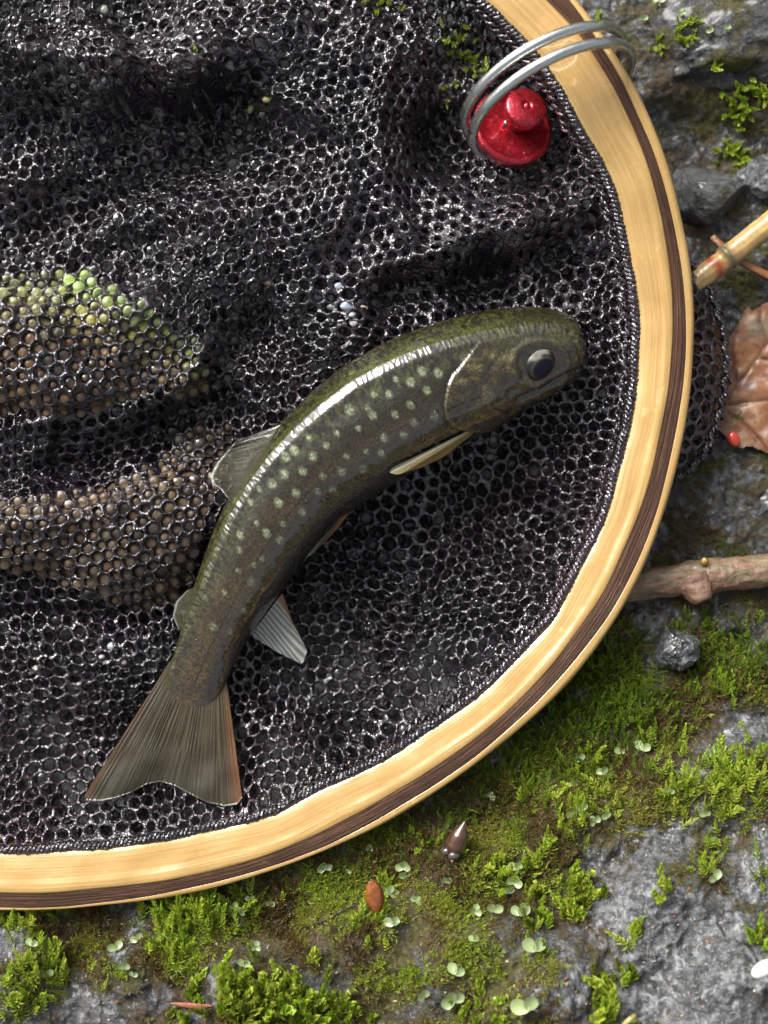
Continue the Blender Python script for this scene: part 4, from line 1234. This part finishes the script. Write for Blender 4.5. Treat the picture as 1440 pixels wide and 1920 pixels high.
# fallen leaf at the right edge
LP = [(1300,560),(1330,575),(1352,600),(1366,632),(1380,612),(1396,580),(1404,572),(1412,580),(1428,570),(1450,560),(1500,545),(1560,600),(1590,720),(1560,830),(1500,862),(1440,852),(1408,838),(1385,842),(1362,822),(1344,806),(1318,800),(1298,740),(1292,640)]
def leaf_sheet():
    poly = np.array(LP, float)
    gx_ = np.arange(1285, 1600, 3.0); gy_ = np.arange(540, 870, 3.0)
    GX, GY = np.meshgrid(gx_, gy_, indexing='ij')
    msk = in_poly(GX, GY, poly)
    q = grid_faces(len(gx_), len(gy_))
    q = q[msk.ravel()[q].all(1)]
    midrib = [(1345,770),(1400,700),(1470,600),(1520,540)]
    veins = [midrib, [(1352,762),(1440,750),(1560,760)], [(1352,765),(1400,800),(1450,860)], [(1420,672),(1470,680),(1570,690)], [(1380,722),(1372,660),(1385,610)], [(1440,645),(1425,600),(1430,570)]]
    dv = np.min([poly_dist(GX, GY, vv)[0] for vv in veins], 0)
    dmid = poly_dist(GX, GY, midrib)[0]
    pp = xyz(GX, GY, 0)
    z = -23.5 + 0.03 * (GX - 1400) + 1.0 * fbm(pp, 0.012, 3, 2) + 0.25 * noise(pp, 0.05, 4) - 0.45 * np.exp(-(dv / 4) ** 2)
    de, _ = poly_dist(GX, GY, np.vstack([poly, poly[:1]]))
    z = z + 0.5 * np.exp(-de / 14.0)
    k = S * (H - z) / H
    V = np.stack([(GX - 720) * k, (960 - GY) * k, z], -1).reshape(-1, 3)
    n1 = fbm(pp, 0.02, 4, 5)
    c = lerp(np.zeros(GX.shape + (3,)) + A(0.24, 0.098, 0.036), A(0.15, 0.060, 0.026), sstep(-0.2, 0.6, n1))
    c = lerp(c, A(0.36, 0.19, 0.075), sstep(0.1, 0.7, noise(pp, 0.035, 8)) * 0.7)
    c = lerp(c, A(0.16, 0.14, 0.10), np.exp(-(((GX - 1425) / 28) ** 2 + ((GY - 615) / 22) ** 2)) * 0.9)
    c = lerp(c, A(0.09, 0.035, 0.02), np.exp(-(dv / 2.2) ** 2) * 0.75)
    c = lerp(c, A(0.10, 0.05, 0.03), np.exp(-de / 5.0) * 0.5)
    spk = noise(pp, 0.18, 12)
    c = lerp(c, A(0.07, 0.035, 0.02), sstep(0.45, 0.7, spk) * 0.6)
    n = len(V)
    f2 = q[:, ::-1] + n
    o = mk('fallen_leaf', np.vstack([V, V - np.array([0, 0, 0.3])]), [q[:, ::-1], f2[:, ::-1][:, ::-1][:, ::-1]], M['dead_leaf'], colors=np.tile(np.clip(c, .01, .9).reshape(-1, 3), (2, 1)))
    tag(o, 'wet orange brown fallen leaf with dark veins at the right edge', 'leaf')
leaf_sheet()

v, f = ICO3
vb = v.copy() * np.array([1.5, 2.2, 1.3]); vb = vb * (1 + 0.06 * noise(v, 1.2, 3))[:, None]
c, s = math.cos(0.5), math.sin(0.5)
vb = np.stack([vb[:, 0] * c - vb[:, 1] * s, vb[:, 0] * s + vb[:, 1] * c, vb[:, 2]], 1)
o = mk('berry', P(1376, 823, -21.0) + vb, f, M['shell'], colors=np.zeros((len(v), 3)) + A(0.55, 0.045, 0.02))
tag(o, 'small shiny red berry on the lower edge of the brown leaf', 'berry')

def sliver(name, label, cat, pts, w, t, colr, mat='debris', n=24, taper=True):
    """flat tapering splinter"""
    p = resample(np.array(pts), n)
    tg = np.gradient(p, axis=0); tg /= np.linalg.norm(tg, axis=1)[:, None]
    sd = np.cross(tg, [0, 0, 1.0]); sd /= np.linalg.norm(sd, axis=1)[:, None]
    u = np.linspace(0, 1, n)
    ww = w * (np.clip(np.sin(math.pi * np.clip(u * 0.92 + 0.05, 0, 1)), 0.05, 1) ** 0.6 if taper else np.ones(n))
    sec = [(-1, 0), (-0.5, .8), (0, 1), (0.5, .8), (1, 0), (0.4, -.7), (-0.4, -.7)]
    V = np.stack([p + (a * ww)[:, None] * sd + np.array([0, 0, 1])[None] * (b * t * np.minimum(1, ww / w + .1))[:, None] for a, b in sec], 1)
    cl = np.zeros((n * len(sec), 3)) + np.array(colr)
    cl *= (1 + 0.35 * noise(V.reshape(-1, 3), 0.9, 3))[:, None]
    o = mk(name, V.reshape(-1, 3), grid_faces(n, len(sec), wrap_m=True), M[mat], colors=cl)
    tag(o, label, cat)
    return o
sliver('bark_sliver', 'orange brown bark sliver lying under the bamboo stalk', 'sliver', [P(1335, 443, -20), P(1352, 460, -19), P(1390, 490, -20), P(1450, 522, -20), P(1480, 530, -20)], 1.1, 0.4, (0.28, 0.11, 0.035), taper=False)
def on(px, py, dz): q = gz(px, py); return q + np.array([0, 0, dz])
sliver('pine_needle', 'flat red brown needle on the moss near the bottom edge', 'needle', [on(322, 1877, 1.6), on(345, 1879, 1.8), on(370, 1882, 1.6), on(398, 1882, 1.4)], 0.75, 0.25, (0.26, 0.085, 0.045))
sliver('dark_stalk', 'thin dark stalk on the moss beside the orange bud scale', 'stalk', [on(575, 1735, 1.2), on(610, 1722, 1.5), on(640, 1705, 1.4), on(672, 1690, 1.6)], 0.4, 0.3, (0.05, 0.035, 0.025))
# orange bud scale
sliver('bud_scale', 'pointed orange brown bud scale on the moss below the hoop', 'bud scale', [on(704, 1700, 1.0) + np.array(d_) for d_ in ((0.3, -1, 0), (0, 2, 1.0), (-.3, 4.5, 1.8), (-1.0, 7.2, 2.2))], 2.3, 0.7, (0.30, 0.085, 0.02))
# dark husk
husk = empty('seed_husk', on(855, 1590, 0))
tag(husk, 'dark brown pointed seed husk standing in the moss below the hoop', 'husk')
hp = resample(np.array([on(848, 1594, 1.0) + np.array(d_) for d_ in ((0, 0, 0.8), (.7, 2, 1.6), (1.7, 4.6, 2.3), (3.0, 8.2, 2.8))]), 24)
coltube('shell', hp, np.interp(np.linspace(0, 1, 24), [0, .25, .6, .9, 1], [1.6, 2.7, 2.2, 0.6, 0.1]), 20, lambda s, a, p: A(0.060, 0.026, 0.016), M['shell'], 0.05, 3, parent=husk)
for kx, ky in ((838, 1590), (850, 1598), (862, 1588)):
    vv = ICO2[0] * np.array([1.5, 1.1, 1.0]); vv = vv * (1 + 0.15 * noise(ICO2[0], 1.5, kx)[:, None])
    mk('scale', on(kx, ky, 3.2) + vv, ICO2[1], M['shell'], husk, colors=np.zeros((len(vv), 3)) + A(0.07, 0.06, 0.06))
coltube('root', resample(np.array([on(845, 1600, 2.5), on(848, 1612, 2.0)]), 6), [0.5, .5, .5, .4, .4, .3], 8, lambda s, a, p: A(0.5, 0.4, 0.26), M['debris'], parent=husk)
vs = ICO3[0] * np.array([4.4, 2.5, 1.8]) * 0.72; c, s = math.cos(0.55), math.sin(0.55)
vs = np.stack([vs[:, 0] * c - vs[:, 1] * s, vs[:, 0] * s + vs[:, 1] * c, vs[:, 2]], 1)
o = mk('shell_fragment', on(1428, 1812, 1.6) + vs, ICO3[1], M['shell'], colors=np.zeros((len(vs), 3)) + A(0.72, 0.76, 0.70))
tag(o, 'glossy white shell fragment on the rock at the lower right edge', 'shell')
kp = resample(np.array([on(1162, 1935, 1), on(1165, 1912, 3), on(1174, 1897, 4.5), on(1184, 1893, 4)]), 20)
o = coltube('curled_sprout', smooth(kp, 4), 0.62, 10, lambda s, a, p: A(0.45, 0.40, 0.13), M['debris'])
tag(o, 'pale yellow curled sprout at the bottom edge', 'sprout')

# pebbles resting in the netting
PEB = [(636,538,13,(.30,.34,.44)),(650,572,16,(.42,.47,.58)),(622,574,12,(.36,.38,.42)),(664,604,13,(.52,.52,.50)),(640,606,11,(.55,.54,.50)),(618,602,10,(.45,.45,.44)),(682,578,9,(.36,.30,.24)),(660,590,9,(.5,.5,.5)),
       (896,826,15,(.06,.062,.068)),(922,822,14,(.075,.075,.08)),(920,856,15,(.05,.05,.052)),(884,853,10,(.10,.12,.16)),(212,1212,14,(.30,.30,.36)),(190,1232,10,(.28,.24,.26)),(230,1242,10,(.28,.22,.19)),(68,1255,13,(.14,.09,.06)),
       (193,18,14,(.40,.40,.34)),(502,531,11,(.33,.22,.14)),(440,600,13,(.14,.085,.03)),(402,625,8,(.45,.48,.50))]
for k, (x, y, r_, cl) in enumerate(PEB):
    p = P(x, y, -10); z = float(net_z(np.array(p[0]), np.array(p[1]))); p = P(x, y, z - 0.35)
    v = ICO3[0].copy(); rr_ = np.random.default_rng(k)
    for _ in range(6):
        n = rr_.normal(size=3); n /= np.linalg.norm(n); t = v @ n; v = v - np.where(t > .72, (t - .72) * .9, 0)[:, None] * n
    v = v * np.array([1, rr_.uniform(.7, 1), .6]) * r_ * S * 0.85
    o = mk('pebble', p + v, ICO3[1], M['debris'], colors=np.zeros((len(v), 3)) + np.array(cl))
    ords = ['leftmost', 'second from the left', 'third from the left', 'fourth from the left', 'fifth from the left', 'sixth from the left', 'seventh from the left', 'rightmost']
    if k < 8: rank = sorted(range(0, 8), key=lambda q: PEB[q][0]).index(k); lab, grp = ords[rank] + ' of the pale pebbles in the netting above the fish', 'pebbles above the fish'
    elif k < 12: rank = sorted(range(8, 12), key=lambda q: PEB[q][0]).index(k); lab, grp = (ords[rank] if rank < 3 else 'rightmost') + ' of the dark pebbles in the netting under the fish throat', 'pebbles by the throat'
    elif k < 16: rank = sorted(range(12, 16), key=lambda q: PEB[q][0]).index(k); lab, grp = (ords[rank] if rank < 3 else 'rightmost') + ' of the small pebbles in the netting left of the tail', 'pebbles left of the tail'
    else: lab, grp = ['white grey pebble beneath the netting at the top left', 'small brown pebble under the netting above the dorsal fin', 'dark amber pebble under the netting above the dorsal fin', 'tiny pale pebble under the netting above the dorsal fin'][k - 16], None
    tag(o, lab, 'pebble', grp)
for k, (x, y) in enumerate(((500, 187), (470, 205), (437, 217))):
    p = P(x, y, -10); z = float(net_z(np.array(p[0]), np.array(p[1])))
    v = ICO2[0] * np.array([1.2, 0.8, 0.4]); a = k * 1.1; c, s = math.cos(a), math.sin(a)
    v = np.stack([v[:, 0] * c - v[:, 1] * s, v[:, 0] * s + v[:, 1] * c, v[:, 2]], 1)
    o = mk('leaf_crumb', P(x, y, z + 0.6) + v, ICO2[1], M['debris'], colors=np.zeros((len(v), 3)) + A(0.40, 0.38, 0.12))
    tag(o, ['rightmost', 'middle', 'leftmost'][k] + ' tiny yellow green leaf crumb on the dark netting fold', 'leaf crumb', 'leaf crumbs on the netting')

# ------------------------------------------------------------------ moss
def frame(d):
    d = d / np.linalg.norm(d, axis=-1, keepdims=True)
    h = np.where(np.abs(d[..., :1]) > 0.9, np.array([0, 1.0, 0]), np.array([1.0, 0, 0]))
    u = np.cross(d, h); u /= np.linalg.norm(u, axis=-1, keepdims=True)
    w = np.cross(d, u)
    return u, w, d
def shoot_template(seed, nleaf, ll, lw, taper=0.6, spread=0.9, flat=False):
    """unit-height shoot along +z: stem and spiralling leaves"""
    r_ = np.random.default_rng(seed)
    V, F, T = [], [], []
    bend = r_.normal(size=2) * 0.12
    def ax(t): return np.array([bend[0] * t * t, bend[1] * t * t, t])
    ns = 5
    for i in range(ns):
        c = ax(i / (ns - 1) * 0.95)
        for k in range(3):
            a = k * 2.094
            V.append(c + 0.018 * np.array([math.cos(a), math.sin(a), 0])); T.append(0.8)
    for i in range(ns - 1):
        for k in range(3):
            F.append((i * 3 + k, i * 3 + (k + 1) % 3, (i + 1) * 3 + (k + 1) % 3)); F.append((i * 3 + k, (i + 1) * 3 + (k + 1) % 3, (i + 1) * 3 + k))
    for n in range(nleaf):
        t = 0.06 + 0.94 * (n + 0.5) / nleaf
        a = n * 2.4 + r_.normal() * 0.25
        if flat: a = (n % 2) * math.pi + r_.normal() * 0.5
        L = ll * (1 - taper * t ** 1.5) * r_.uniform(0.8, 1.2); W = lw * r_.uniform(0.8, 1.2)
        el = 0.55 + 0.9 * t ** 2 * 1.0
        dirv = np.array([math.cos(a) * math.cos(el) * spread, math.sin(a) * math.cos(el) * spread, math.sin(el)]); dirv /= np.linalg.norm(dirv)
        sidev = np.array([-math.sin(a), math.cos(a), 0])
        upn = np.cross(sidev, dirv)
        b = ax(t * 0.97); o = len(V)
        V += [b, b + dirv * L * 0.45 + sidev * W + upn * 0.0, b + dirv * L * 0.45 - sidev * W, b + dirv * L + upn * L * -0.18, b + dirv * L * 0.5 - upn * W * 0.5]
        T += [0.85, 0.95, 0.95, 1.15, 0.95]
        F += [(o, o + 4, o + 1), (o, o + 2, o + 4), (o + 1, o + 4, o + 3), (o + 4, o + 2, o + 3)]
    return np.array(V), np.array(F), np.array(T)
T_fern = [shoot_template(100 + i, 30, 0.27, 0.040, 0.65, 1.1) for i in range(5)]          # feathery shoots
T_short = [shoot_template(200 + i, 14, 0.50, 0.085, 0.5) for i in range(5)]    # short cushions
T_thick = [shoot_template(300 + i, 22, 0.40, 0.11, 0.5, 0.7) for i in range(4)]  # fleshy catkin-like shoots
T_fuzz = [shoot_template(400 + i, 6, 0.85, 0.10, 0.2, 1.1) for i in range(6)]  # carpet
def scatter(templates, pos, dirs, hgt, cols, rs):
    VV, FF, CC = [], [], []
    o = 0
    pick = rs.integers(0, len(templates), len(pos))
    for ti, (tv, tf, tt) in enumerate(templates):
        ii = np.where(pick == ti)[0]
        if len(ii) == 0: continue
        u, w, d = frame(dirs[ii])
        sp = rs.uniform(0, 6.28, len(ii))
        u2 = u * np.cos(sp)[:, None] + w * np.sin(sp)[:, None]; w2_ = -u * np.sin(sp)[:, None] + w * np.cos(sp)[:, None]
        wd = rs.uniform(0.8, 1.25, len(ii))
        h = hgt[ii]
        v = pos[ii][:, None] + h[:, None, None] * (tv[None, :, :1] * (u2 * wd[:, None])[:, None] + tv[None, :, 1:2] * (w2_ * wd[:, None])[:, None] + tv[None, :, 2:] * d[:, None])
        f = tf[None] + (np.arange(len(ii)) * len(tv))[:, None, None] + o
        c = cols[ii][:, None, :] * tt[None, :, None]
        VV.append(v.reshape(-1, 3)); FF.append(f.reshape(-1, 3)); CC.append(c.reshape(-1, 3)); o += len(ii) * len(tv)
    return np.vstack(VV), np.vstack(FF), np.clip(np.vstack(CC), 0.003, 0.8)

def ground_hit(px, py):
    z = np.full(len(px), -8.0)
    for _ in range(4):
        k = S * (H - z) / H
        x = (px - 720) * k; y = (960 - py) * k
        z = ground_z(x, y)
    return np.stack([x, y, z], 1)
BRIGHT = np.array([0.27, 0.40, 0.030]); YEL = np.array([0.42, 0.48, 0.060]); DEEP = np.array([0.115, 0.19, 0.018]); OLIVE = np.array([0.25, 0.23, 0.045]); TAN = np.array([0.17, 0.12, 0.045])
def moss_clumps(name, clumps, templates, hscale, palette, label, lean=0.75, seed=0, dens=1.0):
    rs = np.random.default_rng(seed)
    px, py, hh, cc = [], [], [], []
    for cx, cy, rx, ry, n, h in clumps:
        a = rs.normal(size=(n, 2)) * 0.5
        n = int(n * dens); a = a[:n]; px.append(cx + a[:, 0] * rx); py.append(cy + a[:, 1] * ry); hh.append(np.full(n, h))
    px = np.concatenate(px); py = np.concatenate(py); hh = np.concatenate(hh)
    ok_ = outer_dist(px, py) > -14
    px, py, hh = px[ok_], py[ok_], hh[ok_]
    pos = ground_hit(px, py) - np.array([0, 0, 0.4])
    n = len(px)
    dirs = np.stack([rs.normal(size=n) * 0.34, lean * 1.15 + rs.normal(size=n) * 0.3, 0.55 + rs.normal(size=n) * 0.2], 1)
    t = rs.random(n)
    cols = palette[0] * (1 - t)[:, None] + palette[1] * t[:, None]
    dk = rs.random(n) < 0.25
    cols[dk] = cols[dk] * 0.55
    h = hh * S * rs.uniform(0.6, 1.2, n) * hscale
    v, f, c = scatter(templates, pos, dirs, h, cols, rs)
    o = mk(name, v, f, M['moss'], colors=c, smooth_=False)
    tag(o, label, 'moss', kind='stuff')
FERN = [(360,1720,80,60,170,62),(330,1770,50,50,60,50),(440,1700,70,40,60,45),(40,1720,80,40,90,45),(100,1700,60,30,50,38),(60,1860,70,60,60,55),(100,1830,50,50,40,50),
        (945,1650,70,45,60,52),(1008,1640,18,30,8,85),(1080,1560,60,40,36,45),(1130,1500,60,50,30,42),(1310,1470,90,50,80,52),(1400,1470,70,60,90,62),(1300,1520,60,40,40,50),
        (1330,1610,40,40,26,50),(1030,1500,60,40,24,44),(1100,1440,60,40,24,55),(1240,1400,60,40,20,50),(1430,1660,20,60,14,45),(1360,1300,60,40,50,42),(720,1690,30,40,22,45),(690,1750,30,40,20,45),(1190,1770,14,20,5,50),(780,1590,80,30,40,36)]
moss_clumps('feather_moss', FERN, T_fern, 1.0, (BRIGHT * 1.1, YEL * 1.1), 'bright yellow green feathery moss shoots growing on the rock', 0.75, 1, 0.6)
GRASSY = [(1130,1290,90,110,620,42),(1080,1370,100,90,560,38),(980,1440,110,70,460,34),(880,1500,110,60,380,30),(1180,1360,80,80,280,38),(760,1580,130,50,320,26),(640,1630,110,40,200,24),
          (1330,1200,130,50,300,36),(1400,1260,100,50,200,36),(1330,1260,90,60,180,34),(1370,1040,30,26,60,22),(1240,1330,60,60,130,34),(20,1715,90,24,120,26),(180,1712,120,18,90,22)]
moss_clumps('grassy_moss', GRASSY, T_fern, 1.0, (DEEP, BRIGHT * 0.8), 'dense dark green grassy moss along the outside of the hoop', 0.8, 2, 0.5)
THICK = [(470,1890,110,60,90,62),(560,1900,80,50,40,55),(1070,1660,40,30,12,50),(1030,1730,70,50,34,42),(1090,1700,40,40,16,42),(1240,1670,26,24,7,45),(1160,1830,40,24,10,48),(1135,1900,24,60,12,60),(1195,1760,14,16,4,40),(900,1900,60,40,16,40),(640,1900,70,40,20,44),(1435,1780,14,24,7,55)]
moss_clumps('thick_moss', THICK, T_thick, 0.95, (YEL * 0.95, BRIGHT), 'fleshy bright green moss shoots along the bottom of the picture', 0.75, 3)
# low carpet following the overgrown mask
rs = np.random.default_rng(21)
n0 = 90000
px = rs.uniform(-60, 1500, n0); py = rs.uniform(1120, 1990, n0)
mm0 = moss_mask(px, py) + 0.55 * noise(xyz(px, py), 0.012, 3) + 0.3 * noise(xyz(px, py), 0.05, 4)
ok_ = (outer_dist(px, py) > -12) & (mm0 > rs.uniform(0.45, 1.1, n0))
px, py = px[ok_], py[ok_]
pos = ground_hit(px, py); n = len(px)
pos[:, 2] += 0.1
dirs = np.stack([rs.normal(size=n) * 0.5, 0.45 + rs.normal(size=n) * 0.4, 0.9 + rs.normal(size=n) * 0.3], 1)
t = np.clip(0.5 + 0.9 * noise(xyz(px, py), 0.009, 9) + rs.normal(size=n) * 0.25, 0, 1)
cols = OLIVE * (1 - t)[:, None] + (BRIGHT * 0.75 + YEL * .1) * t[:, None]
tn = (noise(xyz(px, py), 0.014, 15) + rs.normal(size=n) * .15) > 0.02
cols[tn] = TAN * rs.uniform(0.5, 1.1, tn.sum())[:, None]
v, f, c = scatter(T_fuzz, pos, dirs, rs.uniform(0.8, 2.0, n), cols, rs)
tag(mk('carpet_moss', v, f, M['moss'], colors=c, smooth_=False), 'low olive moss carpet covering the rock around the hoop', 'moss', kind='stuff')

# moss on the boulder and stones at the upper right and on the netting by the red knob
deps = bpy.context.evaluated_depsgraph_get()
deps.update()
def hit(px, py):
    o_ = Vector((0, 0, H * MM)); t_ = Vector(P(px, py, 0) * MM) - o_
    r_ = scene.ray_cast(deps, o_, t_.normalized())
    return np.array(r_[1]) / MM if r_[0] else None
rs = np.random.default_rng(31)
def sprigs(spots, templates, name, label, palette):
    pos, hh = [], []
    for cx, cy, rad_, n, h in spots:
        for _ in range(n):
            a = rs.normal(size=2) * rad_ * 0.5
            q = hit(cx + a[0], cy + a[1])
            if q is not None: pos.append(q); hh.append(h * S * rs.uniform(.6, 1.2))
    pos = np.array(pos); n = len(pos); t = rs.random(n)
    dirs = np.stack([rs.normal(size=n) * .5, -0.15 + rs.normal(size=n) * .5, 0.8 + rs.normal(size=n) * .2], 1)
    v, f, c = scatter(templates, pos, dirs, np.array(hh), palette[0] * (1 - t)[:, None] + palette[1] * t[:, None], rs)
    tag(mk(name, v, f, M['moss'], colors=c, smooth_=False), label, 'moss', kind='stuff')
sprigs([(1385,205,30,14,30),(1410,190,30,12,30),(1380,230,20,8,28),(1365,285,22,14,28),(1385,290,16,8,26),(1343,130,12,5,28),(1285,75,16,7,24),(1230,85,16,8,18),(1435,175,14,8,30),(1400,165,14,6,22),(1290,40,14,6,18),(1275,50,10,4,22)], T_thick, 'boulder_moss', 'small bright moss rosettes on the dark boulder', (BRIGHT, YEL))
sprigs([(860,70,26,10,20),(870,110,26,8,22),(888,130,18,8,22),(835,60,16,6,18),(845,160,14,4,18),(720,4,14,6,20),(690,6,10,4,18),(505,2,8,3,16),(362,90,5,2,12),(757,14,8,3,16),(830,190,10,3,14),(1125,30,14,6,16)], T_short, 'netting_moss', 'bright moss crumbs poking through the netting beside the red knob', (BRIGHT, YEL))
sprigs([(1385,785,8,8,16)], T_fern, 'leaf_moss', 'thin green moss shoot lying on the brown leaf', (DEEP, BRIGHT))
sprigs([(860,1340,120,70,34),(960,1270,60,26,30),(640,1430,90,50,34),(520,1500,90,40,34),(700,1390,80,30,34)], T_fern, 'moss_under_net', 'green moss showing through the lower netting near the hoop', (DEEP * 1.5, BRIGHT)) if False else None

# round-leaved sprouts ---------------------------------------------------
def disc(n=14, rings=3):
    V = [(0, 0, 0)]; F = []
    for r_ in range(1, rings + 1):
        for k in range(n):
            a = 2 * math.pi * k / n; q = r_ / rings
            V.append((q * math.cos(a) * (0.9 if math.cos(a) > -.5 else 1.15), q * math.sin(a) * (1.0 - 0.25 * max(0, -math.cos(a))), 0.3 * q * q * (0.6 + 0.4 * math.sin(a) ** 2)))
    for k in range(n): F.append((0, 1 + k, 1 + (k + 1) % n))
    for r_ in range(rings - 1):
        for k in range(n):
            a, b = 1 + r_ * n + k, 1 + r_ * n + (k + 1) % n
            F.append((a, a + n, b + n)); F.append((a, b + n, b))
    return np.array(V), np.array(F)
DV, DF = disc()
SPR = [(1087,1425,20),(1130,1449,22),(1200,1405,24),(1160,1412,18),(1072,1475,16),(1090,1517,18),(1070,1530,18),(1112,1540,18),(1137,1531,18),(1252,1485,20),(1320,1527,20),(1327,1575,18),(757,1625,22),(762,1642,20),(730,1672,24),(835,1652,18),
       (967,1627,24),(962,1652,26),(950,1672,22),(925,1705,26),(972,1712,30),(890,1707,22),(1000,1777,38),(850,1872,30),(987,1885,42),(737,1732,26),(780,1687,18),(852,1822,26),(795,1865,26),(1337,1647,24),(917,1492,16),(887,1762,18),
       (610,1627,20),(692,1591,14),(652,1634,12),(342,1692,18),(440,1700,16),(435,1715,16),(452,1710,16),(507,1695,18),(470,1687,16),(220,1777,22),(260,1762,20),(62,1770,18),(55,1795,18),(92,1827,20),(237,1812,20),(250,1827,16),(305,1755,18),(457,1807,22),(482,1775,16),(10,1832,18),(315,1727,16),
       (1233,8,20),(1205,42,14),(1278,30,14),(1330,65,14),(1362,58,12)]
rs = np.random.default_rng(77)
SPECIAL = {(987,1885): 'largest pale round sprout at the bottom edge right of centre', (1000,1777): 'big pale heart-shaped sprout between moss and bare rock, lower right', (1200,1405): 'pale three-leaved sprout on the brown mossy ledge right of the hoop',
           (972,1712): 'pale fan-shaped sprout just below the tall feathery moss shoot'}
ORD = ['first', 'second', 'third', 'fourth', 'fifth', 'sixth', 'seventh', 'eighth', 'ninth', 'tenth', 'eleventh', 'twelfth', 'thirteenth', 'fourteenth', 'fifteenth', 'sixteenth', 'seventeenth', 'eighteenth', 'nineteenth', 'twentieth', 'twenty-first', 'twenty-second']
def sprout_zone(x, y):
    if y < 200: return 'on the dark boulder at the upper right'
    if x < 560: return 'in moss below the hoop, lower left'
    if x < 900: return 'in the moss around the seed husk'
    if x < 1060: return 'near the tall feathery moss shoot'
    return 'on the mossy ledge at the lower right'
def sprout_label(x, y):
    zone = sprout_zone(x, y)
    mates = sorted(q[0] for q in SPR if sprout_zone(q[0], q[1]) == zone)
    return 'round-leaved sprout, %s from left %s' % (ORD[mates.index(x)], zone)
for (x, y, r_) in SPR:
    if y < 200:
        q = hit(x, y)
        if q is None: continue
    else: q = gz(x, y)
    r0 = r_ * S * 0.42
    rootz = q + np.array([0, -0.8 * r0, 0.0])
    nl_ = 2 if rs.random() < 0.7 else 3
    topz = q + np.array([0, 0.3 * r0, r0 * 1.6])
    sv, sf = tube(resample(np.array([rootz, (rootz + topz) / 2 + rs.normal(size=3) * 0.15, topz]), 6), 0.16, 6)
    root = empty('round_leaf_sprout', rootz)
    g = 'round-leaved sprouts on the boulder' if y < 200 else 'round-leaved sprouts in the moss'
    tag(root, SPECIAL.get((x, y), sprout_label(x, y)), 'sprout', g)
    base_c = np.array([0.33, 0.42, 0.19]) * rs.uniform(0.8, 1.15)
    mk('stem', sv, sf, M['sprout'], root, colors=np.zeros((len(sv), 3)) + base_c * 0.6)
    a0 = rs.uniform(-0.6, 0.6) + math.pi / 2
    for k in range(nl_):
        a = a0 + (k - (nl_ - 1) / 2) * (1.7 if nl_ == 2 else 1.5) 
        d = np.array([math.cos(a), math.sin(a), 0])
        s_ = np.array([-d[1], d[0], 0])
        L = r0 * rs.uniform(0.8, 1.05)
        tilt = rs.uniform(-0.5, 0.6)
        dd = d * math.cos(tilt) + np.array([0, 0, math.sin(tilt)]); nn = np.cross(dd, s_)
        v = topz + dd * L * 0.95 + DV[:, :1] * L * dd + DV[:, 1:2] * L * 0.85 * s_ - DV[:, 2:] * L * nn * -1.0
        mk('leaf', v, DF, M['sprout'], root, colors=np.zeros((len(v), 3)) + base_c * rs.uniform(0.9, 1.1))

# loose droplets on the red knob and the fish
def drops(spots, name, parent):
    VV, FF, o = [], [], 0
    for x, y, r_ in spots:
        q = hit(x, y)
        if q is None: continue
        v = ICO2[0] * np.array([1, 1, 0.7]) * r_ + q
        VV.append(v); FF.append(ICO2[1] + o); o += len(v)
    tag(mk(name, np.vstack(VV), np.vstack(FF), M['water'], parent), kind='stuff')
rs = np.random.default_rng(5)
drops([(rs.uniform(905, 1030), rs.uniform(180, 295), rs.uniform(.2, .45)) for _ in range(40)], 'water_drops', knob)
drops([(817, 773, .8), (820, 832, .7), (788, 846, .4), (770, 855, .35), (575, 940, .6), (608, 937, .8), (560, 1010, .35), (385, 1170, .4), (370, 1200, .4)], 'water_drops', fish)

# loose grit and plant crumbs lying on the moss and rock
rs = np.random.default_rng(91)
n0 = 1500
px = rs.uniform(-40, 1480, n0); py = rs.uniform(1180, 1960, n0)
ok_ = outer_dist(px, py) > 6
pos = ground_hit(px[ok_], py[ok_]); n = len(pos)
tv = np.array([[1, 0, 0], [-0.5, 0.8, 0], [-0.6, -0.7, 0], [0.1, 0.1, 0.55], [0, 0, -0.5]]); tf = np.array([[0, 1, 3], [1, 2, 3], [2, 0, 3], [1, 0, 4], [2, 1, 4], [0, 2, 4]])
ang_ = rs.uniform(0, 6.28, n); sz = rs.uniform(0.18, 0.6, n) ** 1.0; stre = rs.uniform(0.5, 2.0, n)
x_ = tv[None, :, 0] * stre[:, None]; y_ = tv[None, :, 1] * np.ones((n, 1)); ca, sa = np.cos(ang_)[:, None], np.sin(ang_)[:, None]
V = np.stack([x_ * ca - y_ * sa, x_ * sa + y_ * ca, np.broadcast_to(tv[None, :, 2], (n, 5))], -1) * sz[:, None, None] + pos[:, None] + np.array([0, 0, 0.35])
pal = np.array([[0.16, 0.09, 0.04], [0.30, 0.19, 0.09], [0.06, 0.045, 0.03], [0.20, 0.20, 0.19], [0.40, 0.34, 0.2], [0.25, 0.08, 0.03]])
cc = np.repeat(pal[rs.integers(0, len(pal), n)], 5, 0)
F = (tf[None] + (np.arange(n) * 5)[:, None, None]).reshape(-1, 3)
tag(mk('grit', V.reshape(-1, 3), F, M['debris'], colors=cc, smooth_=False), 'fine brown and grey grit strewn over the mossy rock', 'grit', kind='stuff')
